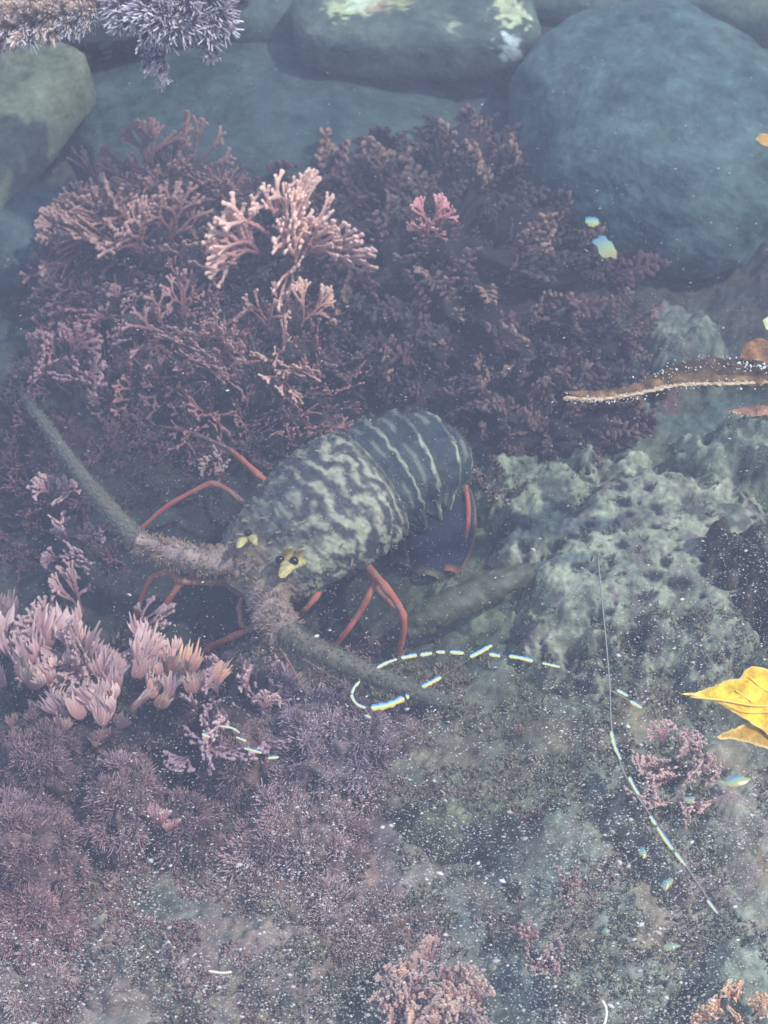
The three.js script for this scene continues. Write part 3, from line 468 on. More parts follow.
  for (let k = 0; k < 2600; k++) { // a fuzz of silt and fine growth
    const f = frames[Math.floor(R() * (frames.length - 1))], g2 = R(), a = -0.3 + R() * 3.75, sx = Math.cos(a), sy = Math.sin(a), p = V().copy(f.c).addScaledVector(f.T, g2 * 0.012).addScaledVector(f.side, f.w * Math.sign(sx) * Math.pow(Math.abs(sx), 0.92)).addScaledVector(f.u, f.h * (sy < 0 ? 0.62 : 1) * Math.sign(sy) * Math.pow(Math.abs(sy), 0.9));
    const d = V().addScaledVector(f.side, sx).addScaledVector(f.u, sy).add(V(R() - 0.5, R() - 0.5, R() - 0.5)).normalize(), c = R(); if (f.uu > 6 && R() < 0.6) continue;
    finger(B, p.addScaledVector(d, -0.001), d, f.T, 0.0015 + R() * R() * 0.005, 0.0006, 0.0005, 1, mixc([0.05, 0.06, 0.05], [0.2, 0.21, 0.16], c), mixc([0.1, 0.11, 0.09], [0.42, 0.43, 0.32], c), 3);
  }
  const RED = [0.62, 0.1, 0.05], RUST = [0.42, 0.14, 0.08], SHADE = [0.1, 0.07, 0.065];
  const leg = (list, r0, r1, ca, cb) => tube(B, list.map((p) => P(...p)), (t) => lerp(r0, r1, t) * 0.7, { seg: 26, n: 8, bump: (t, a) => (1 + 0.22 * n3(t * 14, Math.cos(a), Math.sin(a))) * (1 + 0.25 * Math.exp(-Math.pow((t - 0.42) / 0.05, 2)) + 0.2 * Math.exp(-Math.pow((t - 0.72) / 0.04, 2))), col: (t, a) => { const f = 0.5 + 0.5 * n3(t * 22, a, 4); return mixc(mixc(ca, cb, t), [0.34, 0.24, 0.19], 0.65 * sstep(f, 0.45, 0.85)); } });
  leg([[300, 500, -0.27], [262, 478, -0.245], [247, 464, -0.25], [228, 448, -0.275]], 0.006, 0.0042, RUST, RED);
  leg([[236, 452, -0.27], [205, 438, -0.285], [180, 430, -0.305], [155, 426, -0.325]], 0.0042, 0.0028, SHADE, RUST);
  leg([[275, 540, -0.28], [240, 500, -0.26], [214, 484, -0.245], [196, 490, -0.25], [165, 508, -0.27], [135, 534, -0.3]], 0.006, 0.0035, SHADE, RED);
  leg([[270, 575, -0.28], [232, 580, -0.262], [202, 582, -0.25], [180, 580, -0.245], [170, 572, -0.25], [152, 578, -0.27], [142, 598, -0.29], [132, 624, -0.33]], 0.0066, 0.004, [0.34, 0.2, 0.14], [0.75, 0.12, 0.06]);
  leg([[262, 580, -0.285], [222, 582, -0.262], [186, 580, -0.248], [174, 592, -0.26], [163, 610, -0.29], [154, 630, -0.335]], 0.0064, 0.0042, [0.36, 0.2, 0.14], [0.75, 0.12, 0.06]);
  leg([[262, 590, -0.27], [242, 600, -0.258], [240, 614, -0.255], [243, 626, -0.26], [258, 630, -0.26]], 0.0045, 0.004, RUST, [0.25, 0.13, 0.1]);
  leg([[275, 610, -0.27], [250, 628, -0.265], [230, 638, -0.275], [212, 646, -0.3], [196, 660, -0.325]], 0.0055, 0.0045, RUST, [0.75, 0.12, 0.06]);
  leg([[330, 570, -0.285], [318, 594, -0.262], [308, 606, -0.268], [292, 622, -0.31]], 0.0062, 0.004, RED, RUST);
  leg([[350, 545, -0.29], [372, 572, -0.255], [386, 588, -0.245], [400, 608, -0.262], [404, 622, -0.275], [398, 660, -0.335]], 0.0075, 0.0048, RUST, RED);
  leg([[356, 548, -0.29], [374, 580, -0.26], [370, 594, -0.262], [357, 616, -0.285], [346, 632, -0.3], [330, 652, -0.335]], 0.0068, 0.0038, RUST, RED);
  leg([[360, 556, -0.29], [378, 590, -0.28], [402, 612, -0.28]], 0.006, 0.006, SHADE, RUST);
  // fine feelers under the head
  leg([[268, 618, -0.25], [276, 640, -0.27], [292, 668, -0.29], [312, 706, -0.32]], 0.003, 0.0014, [0.2, 0.12, 0.1], RUST);
  leg([[276, 628, -0.25], [300, 656, -0.28], [345, 684, -0.32]], 0.003, 0.0014, [0.16, 0.1, 0.09], SHADE);
  leg([[270, 630, -0.26], [246, 648, -0.28], [222, 664, -0.31]], 0.0026, 0.0013, [0.14, 0.08, 0.08], SHADE);
  part('body', B.geo(base), mat(0.7), lob);

  // tail fan: telson and four side plates, tucked under and facing out
  {
    const F = new Builder(), c = P(447, 500, -0.288);
    const plate = (from, to, w, lift, rim) => {
      const a = P(...from), b = P(...to), d = b.clone().sub(a), l = d.length(); d.normalize();
      const toCam = camera.position.clone().sub(a).normalize(), nrm = V(0.15, 0.75, 0.62).normalize().addScaledVector(d, -V(0.15, 0.75, 0.62).normalize().dot(d)).normalize(), s = V().crossVectors(d, nrm).normalize(), st = F.p.length / 3, mR = 26, mN = 17;
      for (const top of [1, -1]) for (let j = 0; j <= mR; j++) for (let i = 0; i < mN; i++) {
        const t = j / mR, e = (i / (mN - 1) - 0.5) * 2, ww = w * Math.pow(Math.sin(Math.PI * (0.12 + 0.88 * Math.min(1, t * 1.0) * 0.96)), 0.5), y = 0.35 * w * (1 - e * e) - 0.2 * w * t * t + lift + top * 0.0012;
        const p = a.clone().addScaledVector(d, l * t).addScaledVector(s, e * ww).addScaledVector(nrm, y), edge = Math.max(sstep(Math.abs(e), 0.86, 0.97), sstep(t, 0.93, 0.99)), ribs = 0.5 + 0.5 * Math.sin(e * 26 + t * 2);
        F.v(p.x, p.y, p.z, mixc(mixc([0.01, 0.016, 0.034], [0.02, 0.03, 0.05], ribs * 0.5 + 0.3 * n3(p.x * 90, p.y * 90, p.z * 90)), rim, edge));
      }
      F.rings(st, mR + 1, mN, false); F.rings(st + (mR + 1) * mN, mR + 1, mN, false);
    };
    plate([438, 486, -0.284], [390, 546, -0.31], 0.032, -0.004, [0.12, 0.1, 0.09]);
    plate([452, 484, -0.28], [460, 556, -0.312], 0.024, -0.004, [0.45, 0.13, 0.07]);
    plate([442, 485, -0.28], [406, 567, -0.318], 0.04, 0.0, [0.2, 0.14, 0.11]);
    plate([452, 484, -0.279], [448, 572, -0.318], 0.032, 0.001, [0.4, 0.14, 0.08]);
    plate([448, 483, -0.277], [428, 577, -0.32], 0.044, 0.004, [0.24, 0.17, 0.13]);
    part('tail_fan', F.geo(base), mat(0.95), lob);
    const E = new Builder(); tube(E, [P(459, 455, -0.25), P(464, 480, -0.262), P(468, 505, -0.275), P(467, 530, -0.295), P(460, 552, -0.315)], (t) => 0.0022 + 0.0012 * Math.sin(t * 3.1), { seg: 24, n: 7, col: (t) => mixc([0.55, 0.12, 0.06], [0.4, 0.1, 0.08], t) });
    part('tail_spine', E.geo(base), mat(0.6), lob);
  }
  // antennae
  const antenna = (stem, flag, r, seed) => {
    const A = new Builder(), G = new Builder();
    tube(A, stem.map((p) => P(...p)), (t) => r[0] * (1 - 0.18 * t) * (1 + 0.1 * Math.cos(t * 6.283 * 3)), { seg: 54, n: 20, bump: (t, a) => 1 + 0.3 * fbm(t * 11 + seed, Math.cos(a) * 2, Math.sin(a) * 2, 4) + 0.08 * n3(t * 60, Math.cos(a) * 5, Math.sin(a) * 5), col: (t, a) => mixc(mixc([0.1, 0.075, 0.06], [0.52, 0.34, 0.29], clamp(0.5 + 0.9 * fbm(t * 7 + seed, Math.cos(a), Math.sin(a), 3), 0, 1)), [0.3, 0.31, 0.2], 0.5 * sstep(n3(t * 12, a, seed), 0.2, 0.6)) });
    const curveA = new THREE.CatmullRomCurve3(stem.map((p) => P(...p))), RR = rng(seed);
    for (let k = 0; k < 900; k++) { const t = RR(), T = curveA.getTangent(t), a = RR() * 6.283, sd = V(0, 1, 0).cross(T).normalize(), up2 = T.clone().cross(sd), d = sd.multiplyScalar(Math.cos(a)).addScaledVector(up2, Math.sin(a)), c = RR(); finger(A, curveA.getPoint(t).addScaledVector(d, r[0] * 0.85), d.add(V(RR() - 0.5, RR() - 0.5, RR() - 0.5)).normalize(), T, 0.002 + RR() * 0.006, 0.0008, 0.0005, 1, mixc([0.17, 0.095, 0.075], [0.52, 0.28, 0.22], c), mixc([0.24, 0.15, 0.11], [0.66, 0.44, 0.35], c), 3); }
    for (let k = 0; k < 26; k++) { const t = 0.1 + RR() * 0.85, p = curveA.getPoint(t), d = V(RR() - 0.5, 0.3 + RR() * 0.6, RR() - 0.3).normalize(); finger(A, p.addScaledVector(d, r[0] * 0.8), d.clone().addScaledVector(curveA.getTangent(t), 0.8).normalize(), V(d.z, 0, -d.x).normalize(), 0.009, 0.0026, 0.0011, 1, [0.2, 0.13, 0.1], [0.45, 0.25, 0.15], 5); }
    const an = part('antenna', A.geo(base), mat(0.8), lob);
    const rings = 90;
    tube(G, flag.map((p) => P(...p)), (t) => lerp(r[1], r[2], t), { seg: 220, n: 14, bump: (t, a) => 1 + 0.06 * Math.sin(t * rings * 6.283) + 0.14 * fbm(t * 30, Math.cos(a) * 2, Math.sin(a) * 2 + seed, 3), col: (t, a) => { const f = 0.5 + 0.6 * fbm(t * 26 + seed, Math.cos(a) * 1.5, Math.sin(a) * 1.5, 4) + 0.14 * Math.sin(t * rings * 6.283); return mixc(mixc([0.035, 0.04, 0.036], [0.2, 0.2, 0.16], clamp(f, 0, 1)), [0.3, 0.18, 0.12], 0.45 * (1 - t)); } });
    const Rh = rng(seed + 5), cg = new THREE.CatmullRomCurve3(flag.map((p) => P(...p)));
    for (let k = 0; k < 1300; k++) { const t = Rh(), p = cg.getPoint(t), a = Rh() * 6.283, T = cg.getTangent(t), s = V(0, 1, 0).cross(T).normalize(), w = T.clone().cross(s), d = s.clone().multiplyScalar(Math.cos(a)).addScaledVector(w, Math.sin(a)); finger(G, p.addScaledVector(d, lerp(r[1], r[2], t) * 0.95), d.addScaledVector(T, 0.9).normalize(), T, 0.003 + Rh() * 0.004, 0.0008, 0.0004, 1, [0.09, 0.09, 0.075], [0.22, 0.22, 0.17], 3); }
    part('flagellum', G.geo(base), mat(0.9), an);
    an.userData.label = seed === 7 ? 'antenna pointing up and left' : 'antenna pointing right over the dark gap';
  };
  antenna([[246, 568, -0.245], [226, 562, -0.232], [200, 560, -0.222], [170, 553, -0.215], [134, 543, -0.21]], [[140, 546, -0.21], [122, 524, -0.21], [96, 494, -0.22], [66, 455, -0.24], [38, 416, -0.285], [10, 376, -0.345]], [0.0165, 0.0115, 0.0045], 7);
  antenna([[268, 580, -0.24], [268, 598, -0.226], [272, 616, -0.215], [286, 634, -0.208]], [[278, 624, -0.212], [300, 642, -0.208], [335, 659, -0.215], [378, 677, -0.24], [415, 692, -0.275], [448, 704, -0.345]], [0.0215, 0.0138, 0.0075], 9);
  // horns over the eyes, eyes
  const horn = (from, to, r, seed) => {
    const Hh = new Builder(), a = P(...from), b = P(...to), m = a.clone().lerp(b, 0.5).add(V(0, 0.005, 0));
    tube(Hh, [a, m, b], (t) => r * (1 - 0.75 * t), { seg: 16, n: 12, flat: 0.5, bump: (t, k) => 1 + 0.14 * n3(t * 6 + seed, Math.cos(k), Math.sin(k)), col: (t, k) => mixc([0.28, 0.2, 0.1], [0.8, 0.64, 0.24], clamp(0.55 + 0.5 * n3(t * 7, k, seed), 0, 1)) });
    return part('horn', Hh.geo(base), mat(0.7), lob);
  };
  horn([296, 560, -0.2], [281, 578, -0.176], 0.0145, 1);
  horn([286, 556, -0.2], [291, 548, -0.165], 0.009, 2);
  horn([298, 558, -0.2], [304, 549, -0.17], 0.008, 5);
  horn([247, 540, -0.206], [238, 548, -0.18], 0.009, 3);
  horn([250, 538, -0.206], [256, 545, -0.18], 0.008, 4);
  const eye = (p, r) => { const E = new Builder(), st = 0, c = P(...p); for (let j = 0; j <= 12; j++) for (let k = 0; k < 16; k++) { const th = j / 12 * Math.PI, ph = k / 16 * 6.2832; E.v(c.x + r * Math.sin(th) * Math.cos(ph), c.y + r * Math.cos(th), c.z + r * Math.sin(th) * Math.sin(ph), [0.006, 0.006, 0.008]); } E.rings(0, 13, 16); part('eye', E.geo(base), mat(0.12), lob); };
  eye([294, 561, -0.18], 0.0052); eye([280, 560, -0.185], 0.005); eye([248, 533, -0.195], 0.0046);
}

// ---------------------------------------------------------------- floating things
const leafMat = new THREE.MeshStandardMaterial({ vertexColors: true, roughness: 0.6, map: grain[0], bumpMap: grain[1], bumpScale: 0.0012 });
leafMat.color.setRGB(1.3, 1.3, 1.3);
function sheet(outline, { jag = 0, y = 0.0025, thick = 0.0014, colors, wave = 0.002, seed = 1, step = 0.0013, curl }) { // a thin leaf with an outline in photo places laid on the water
  const RJ = rng(seed + 900), pts = []; outline.forEach(([a, b], i) => { const p = P(a, b, 0), e = P(...outline[(i + 1) % outline.length], 0), n = jag ? Math.max(1, Math.round(p.distanceTo(e) / 0.0035)) : 1; for (let k = 0; k < n; k++) { const q = p.clone().lerp(e, k / n); if (k) { q.x += (RJ() - 0.5) * jag; q.z += (RJ() - 0.5) * jag; } pts.push(new THREE.Vector2(q.x, q.z)); } });
  const inside = (x, z) => { let c = false; for (let i = 0, j = pts.length - 1; i < pts.length; j = i++) { const a = pts[i], b = pts[j]; if ((a.y > z) !== (b.y > z) && x < (b.x - a.x) * (z - a.y) / (b.y - a.y) + a.x) c = !c; } return c; };
  const edgeDist = (x, z) => { let m = 1e9, bx = 0, bz = 0; for (let i = 0, j = pts.length - 1; i < pts.length; j = i++) { const a = pts[i], b = pts[j], dx = b.x - a.x, dz = b.y - a.y, t = clamp(((x - a.x) * dx + (z - a.y) * dz) / (dx * dx + dz * dz), 0, 1), ex = a.x + dx * t, ez = a.y + dz * t, d = Math.hypot(x - ex, z - ez); if (d < m) { m = d; bx = ex; bz = ez; } } return [m, bx, bz]; };
  let x0 = 1e9, x1 = -1e9, z0 = 1e9, z1 = -1e9; for (const p of pts) { x0 = Math.min(x0, p.x); x1 = Math.max(x1, p.x); z0 = Math.min(z0, p.y); z1 = Math.max(z1, p.y); }
  const nx = Math.ceil((x1 - x0) / step) + 2, nz = Math.ceil((z1 - z0) / step) + 2, B = new Builder();
  for (const top of [1, -1]) {
    const st = B.p.length / 3, ok = [];
    for (let j = 0; j < nz; j++) for (let i = 0; i < nx; i++) {
      let x = x0 + (i - 0.5) * step, z = z0 + (j - 0.5) * step; const [d, bx, bz] = edgeDist(x, z), ins = inside(x, z);
      if (!ins && d < step * 1.45) { x = bx; z = bz; }
      ok.push(ins || d < step * 1.45);
      const e = ins ? d : 0, yy = y + wave * fbm(x * 28, seed, z * 28, 3) * 2 + (curl ? curl(x, z, e) : 0) + top * thick * 0.5 * Math.min(1, e / 0.003 + 0.12);
      B.v(x, yy, z, colors(x, z, e));
    }
    for (let j = 0; j < nz - 1; j++) for (let i = 0; i < nx - 1; i++) { const k = j * nx + i; for (const t of [[k, k + nx, k + 1], [k + 1, k + nx, k + nx + 1]]) if (t.every((q) => ok[q])) top > 0 ? B.i.push(st + t[0], st + t[1], st + t[2]) : B.i.push(st + t[0], st + t[2], st + t[1]); }
  }
  return B;
}
{ // yellow leaf
  const o = P(745, 705, 0), leaf = thing('fallen_leaf', 'yellow lobed leaf floating on the water at the right edge', 'leaf', o);
  const main = [[679, 697], [694, 696], [712, 690], [725, 684], [739, 683], [743, 674], [750, 670], [760, 671], [775, 677], [800, 672], [825, 660], [832, 690], [822, 720], [800, 735], [785, 752], [772, 744], [764, 737], [750, 728], [735, 717], [718, 707], [700, 700]];
  const yel = (x, z, e) => { const f = fbm(x * 40, 3, z * 40, 4), m = clamp(0.5 + 0.9 * f, 0, 1); let c = mixc([0.85, 0.46, 0.02], [1.0, 0.74, 0.05], m); return e < 0.0018 ? mixc(c, [0.85, 0.68, 0.25], 0.6) : c; };
  part('leaf_blade', topUV(sheet(main, { y: 0.006, colors: yel, wave: 0.0015, seed: 5, jag: 0.0016, curl: (x, z, e) => 0.002 * Math.min(1, e / 0.02) }).geo(o)), leafMat, leaf);
  const lower = [[716, 738], [724, 733], [735, 730], [746, 724], [760, 730], [780, 740], [800, 750], [790, 765], [768, 750], [750, 744], [733, 740], [720, 741]];
  const lob = part('leaf_lobe', topUV(sheet(lower, { jag: 0.0014, y: 0.0015, thick: 0.001, colors: (x, z, e) => { const m = clamp(0.5 + fbm(x * 40, 7, z * 40, 4), 0, 1); return e < 0.0018 ? [0.8, 0.55, 0.18] : mixc([0.42, 0.22, 0.03], [0.66, 0.38, 0.05], m); }, wave: 0.001, seed: 8 }).geo(o)), leafMat, leaf);
  lob.userData.label = 'darker wet lobe folded underneath';
  for (const [list, r] of [[[[690, 697], [720, 700], [760, 706], [800, 700]], 0.0012], [[[748, 676], [765, 690], [790, 698]], 0.001], [[[735, 690], [752, 702]], 0.0007], [[[722, 702], [745, 712], [770, 712]], 0.0007]]) {
    const Vn = new Builder(); tube(Vn, list.map(([a, b]) => P(a, b, 0.0078 + 0.001)), () => r * 0.8, { seg: 20, n: 5, col: () => [0.9, 0.66, 0.14] }); part('vein', Vn.geo(o), mat(0.6), leaf);
  }
}
function beads(parent, list, n, seed, o, spread = 0.002, y = 0.004, r = [0.0006, 0.0017], name = 'bubble_trim') { // small bright bubbles caught along a line of photo places
  const R = rng(seed), B = new Builder(), curve = new THREE.CatmullRomCurve3(list.map(([a, b]) => P(a, b, y)));
  for (let k = 0; k < n; k++) { const p = curve.getPoint(R()), s = lerp(r[0], r[1], R() * R()), st = B.p.length / 3; p.x += (R() - 0.5) * spread; p.z += (R() - 0.5) * spread * 1.4; const c = mixc([0.8, 0.72, 0.6], [0.95, 0.95, 0.92], R()); for (let j = 0; j <= 4; j++) for (let i = 0; i < 6; i++) { const th = j / 4 * Math.PI, ph = i / 6 * 6.2832; B.v(p.x + s * Math.sin(th) * Math.cos(ph), p.y + s * Math.cos(th), p.z + s * Math.sin(th) * Math.sin(ph), c); } B.rings(st, 5, 6); }
  part(name, B.geo(o), mat(0.25), parent, 'stuff');
}
{ // brown kelp at the right
  const o = P(690, 380, 0), kelp = thing('floating_kelp', 'long brown kelp blade with crusted edges floating at the right edge', 'kelp', o);
  const brown = (a, b) => (x, z, e) => { const m = clamp(0.5 + fbm(x * 45, 2, z * 45, 4) * 1.1 + 0.25 * n3(x * 300, 1, z * 300), 0, 1); return mixc(a, b, m); };
  part('blade', topUV(sheet([[562, 397], [580, 394], [620, 392], [648, 384], [690, 378], [740, 380], [775, 378], [830, 372], [830, 384], [775, 387], [755, 391], [720, 388], [685, 389], [640, 398], [600, 402], [572, 400]], { jag: 0.003, y: 0.006, thick: 0.004, colors: brown([0.05, 0.028, 0.013], [0.28, 0.16, 0.075]), wave: 0.002, seed: 3 }).geo(o)), leafMat, kelp);
  part('wet_blade', topUV(sheet([[632, 390], [645, 379], [668, 368], [690, 361], [720, 359], [745, 361], [775, 372], [830, 368], [830, 380], [770, 384], [720, 387], [680, 387]], { jag: 0.003, y: 0.0012, thick: 0.0012, colors: brown([0.03, 0.018, 0.011], [0.12, 0.072, 0.04]), wave: 0.0006, seed: 4 }).geo(o)), leafMat, kelp);
  part('raised_fold', topUV(sheet([[738, 362], [743, 350], [756, 343], [770, 345], [800, 350], [800, 362], [770, 368], [752, 366]], { jag: 0.003, y: 0.008, thick: 0.003, colors: brown([0.12, 0.05, 0.02], [0.36, 0.18, 0.07]), wave: 0.003, seed: 6 }).geo(o)), leafMat, kelp);
  { const Rg = new Builder(); tube(Rg, [[563, 398], [600, 399], [640, 393], [680, 385], [720, 384], [768, 382]].map(([a, b]) => P(a, b, 0.008)), (t) => 0.0022, { seg: 90, n: 8, flat: 0.6, bump: (t, a) => 1 + 0.7 * n3(t * 60, Math.cos(a), Math.sin(a)), col: (t, a) => mixc([0.25, 0.16, 0.08], [0.7, 0.55, 0.36], clamp(0.5 + 0.8 * n3(t * 50, a, 4), 0, 1)) }); part('ridge', Rg.geo(o), mat(0.6), kelp); }
  beads(kelp, [[563, 397], [600, 399], [645, 394], [690, 384], [768, 385]], 110, 61, o, 0.01, 0.0095, [0.0004, 0.0013]); beads(kelp, [[640, 385], [665, 374], [690, 364], [740, 364], [768, 372]], 150, 62, o, 0.016, 0.0035, [0.0004, 0.0014]); beads(kelp, [[563, 399], [600, 402], [640, 397]], 110, 63, o, 0.002, 0.007, [0.0003, 0.0008]); beads(kelp, [[738, 362], [755, 367], [768, 366]], 30, 64, o, 0.005, 0.009);
  const o2 = P(750, 414, 0), frag = thing('kelp_fragment', 'small pointed rust sliver of kelp floating just below the long blade', 'kelp', o2);
  part('blade', topUV(sheet([[722, 414], [740, 411], [760, 409], [790, 407], [800, 416], [770, 419], [745, 418]], { jag: 0.003, y: 0.004, thick: 0.003, colors: brown([0.16, 0.06, 0.03], [0.42, 0.22, 0.13]), seed: 9 }).geo(o2)), leafMat, frag);
  beads(frag, [[724, 414], [745, 414], [768, 412]], 30, 65, o2, 0.006, 0.007, [0.0003, 0.001]);
  const o3 = P(764, 142, 0), tip = thing('fallen_leaf', 'tip of a small orange leaf at the right edge over the round boulder', 'leaf', o3);
  part('leaf_blade', sheet([[755, 141], [761, 136], [775, 135], [790, 140], [785, 150], [770, 150], [760, 146]], { y: 0.003, colors: brown([0.45, 0.24, 0.05], [0.7, 0.45, 0.12]), seed: 12 }).geo(o3), mat(0.6), tip);
  const o4 = P(766, 326, 0), chip = thing('fallen_leaf', 'tiny cream leaf scrap at the right edge above the kelp', 'leaf', o4);
  part('leaf_blade', sheet([[762, 322], [768, 319], [776, 324], [774, 332], [766, 330]], { y: 0.003, colors: brown([0.6, 0.6, 0.3], [0.8, 0.78, 0.5]), seed: 13 }).geo(o4), mat(0.6), chip);
}
// rainbow caustics painted as short coloured dashes along a floating thread
const SPEC = [[0.03, 0.09, 0.55], [0.08, 0.45, 0.6], [0.55, 0.66, 0.36], [0.66, 0.55, 0.06], [0.4, 0.2, 0.06]];
function ribbon(B, list, w, pale, y = 0.003) {
  const curve = new THREE.CatmullRomCurve3(list.map(([a, b]) => P(a, b, y))), seg = 4 * list.length + 6, st = B.p.length / 3, n = 5, T = V();
  for (const top of [1, -1]) for (let s = 0; s <= seg; s++) {
    const t = s / seg, p = curve.getPoint(t); curve.getTangent(t, T); let side = V(T.z, 0, -T.x).normalize(); if (side.z < 0) side.negate();
    const ww = 0.75 * w * Math.sqrt(Math.max(0.1, 1 - Math.pow(Math.abs(2 * t - 1), 12))) * (1 + 0.35 * n3(p.x * 300, 2, p.z * 300));
    for (let k = 0; k < n; k++) { const e = k / (n - 1) * 2 - 1; B.v(p.x + side.x * e * ww, p.y + top * 0.0003 * (1 - e * e), p.z + side.z * e * ww, mixc(SPEC[k], [0.55, 0.58, 0.46], pale * 0.7)); }
  }
  B.rings(st, seg + 1, n, false); B.rings(st + (seg + 1) * n, seg + 1, n, false);
}
function strand(label, at, dashes, thread, threadColor = [0.45, 0.48, 0.42], threadWidth = 0.0003) {
  const o = P(...at), s = thing('caustic_strand', label, 'strand', o);
  for (const list of thread) { const B = new Builder(); tube(B, list.map(([a, b]) => P(a, b, 0.0018)), () => threadWidth, { seg: 40, n: 5, col: () => threadColor }); part('thread', B.geo(o), mat(0.6), s); }
  for (const [list, w, pale] of dashes) { const B = new Builder(); ribbon(B, list, w, pale ?? 0.2); part('caustic_dash', B.geo(o), mat(0.3), s); }
}
strand('curled strand of painted rainbow caustic dashes beside the right antenna', [440, 675, 0], [
  [[[360, 681], [354, 688], [352, 696], [357, 704], [366, 708]], 0.0018, 0.6], [[[371, 708], [388, 705], [404, 698]], 0.0045], [[[406, 697], [409, 696]], 0.0038], [[[422, 687], [432, 682], [441, 677]], 0.003],
  [[[377, 668], [386, 663], [397, 659]], 0.0022, 0.5], [[[401, 658], [411, 656], [417, 655]], 0.0026, 0.4], [[[420, 655], [432, 653]], 0.0026, 0.4], [[[436, 652], [445, 652]], 0.0026, 0.4], [[[450, 652], [464, 653]], 0.0028, 0.3], [[[470, 657], [480, 652], [492, 645]], 0.0028, 0.3], [[[489, 654], [500, 656]], 0.0026, 0.4], [[[509, 656], [521, 658], [533, 661]], 0.003, 0.3], [[[542, 663], [560, 667]], 0.002, 0.5],
], [[[366, 708], [404, 698], [441, 677], [480, 652], [492, 645]], [[377, 668], [440, 652], [490, 654], [560, 667]]], [0.16, 0.17, 0.15]);
strand('long pale strand with painted rainbow caustics running down from the pitted shelf to the lower right', [640, 740, 0], [
  [[[617, 690], [628, 696]], 0.0024, 0.3], [[[630, 701], [642, 708]], 0.0024, 0.3], [[[611, 731], [615, 747], [621, 760]], 0.0022, 0.3], [[[629, 777], [634, 787], [639, 795]], 0.0022, 0.4], [[[650, 816], [656, 825]], 0.002, 0.4], [[[657, 827], [665, 839], [673, 850]], 0.0022, 0.3], [[[675, 852], [681, 860], [686, 866]], 0.0018, 0.4], [[[707, 900], [718, 914]], 0.0014, 0.7],
], [[[598, 556], [601, 590], [606, 640], [610, 690], [612, 730], [625, 775], [650, 815], [685, 865], [719, 915]], [[610, 690], [642, 708]]], [0.24, 0.27, 0.25], 0.0007);
strand('short zigzag strand of painted light glints in the lower left weed', [240, 745, 0], [
  [[[202, 734], [210, 737]], 0.0016, 0.5], [[[220, 726], [232, 728], [240, 733]], 0.0014, 0.6], [[[236, 737], [246, 741]], 0.0016, 0.5], [[[244, 748], [262, 753]], 0.0018, 0.4], [[[268, 758], [279, 757]], 0.0018, 0.3],
], [[[202, 734], [222, 727], [240, 734], [246, 747], [279, 757]]], [0.2, 0.18, 0.18]);
function threadThing(label, list, c) { const o = P(...list[0], 0), B = new Builder(); tube(B, list.map(([a, b]) => P(a, b, 0.0018)), (t) => 0.0011, { seg: 24, n: 5, col: () => c }); single('floating_thread', B.geo(o), mat(0.6), label, 'thread', o); }
threadThing('curled white thread floating near the bottom edge', [[602, 1000], [606, 1008], [606, 1018], [603, 1028]], [0.8, 0.78, 0.7]);
threadThing('short straight cream thread floating in the bottom left dust', [[208, 971], [222, 973], [232, 972]], [0.75, 0.65, 0.5]);
function chip(label, at, r, seed, pale = 0.15, turn = 0) { // a rainbow glint of refracted sun put into a small coloured flake
  const B = new Builder(), o = P(...at), n = 22, st = 0, R = rng(seed);
  for (const top of [1, -1]) for (let j = 0; j <= 5; j++) for (let k = 0; k < n; k++) { const a = k / n * 6.2832, e = j / 5, rr = e * (0.76 + 0.26 * n3(Math.cos(a) * 0.6 + seed, Math.sin(a) * 0.6, seed) + 0.16 * n3(Math.cos(a) * 2.2, Math.sin(a) * 2.2, seed + 3)), x = Math.cos(a) * rr * r[0], z = Math.sin(a) * rr * r[1], f = clamp((z / r[1] + 1) / 2, 0, 0.999) * 4, q = Math.floor(f); B.v(x, top * 0.0012 * (1 - e * e) + 0.03 * r[0] * (1 - e), z, mixc(mixc(SPEC[q], SPEC[q + 1], f - q), [0.22, 0.24, 0.2], pale + 0.25)); }
  B.rings(0, 6, n); B.rings(6 * n, 6, n);
  const m = single('painted_glint', B.geo(), mat(0.3), label, 'painted glint', o); m.rotation.y = turn;
}
chip('large painted rainbow glint against the lower left of the round boulder', [606, 247, -0.2], [0.016, 0.03], 3, 0.3, 0.4);
chip('small blue painted glint above the large rainbow one', [592, 222, -0.2], [0.012, 0.012], 4, 0.1);
chip('blue-green painted glint lying below the yellow leaf', [736, 781, -0.26], [0.019, 0.007], 5, 0.1, 0.35);
chip('faint green painted glint left of the blue-green one', [690, 800, -0.26], [0.008, 0.006], 6, 0.2);
chip('small yellow-blue painted glint beside the long strand', [643, 853, -0.28], [0.005, 0.008], 7, 0.2, 0.2);
chip('painted glint below the end of the long strand, left of it', [667, 884, -0.28], [0.011, 0.006], 8, 0.3, 0.7);
chip('tiny bright painted glint near the bottom, below the small pink tuft', [606, 931, -0.28], [0.005, 0.004], 9, 0.3);
chip('painted glint pair in the lower right dust', [672, 946, -0.28], [0.009, 0.006], 10, 0.4);

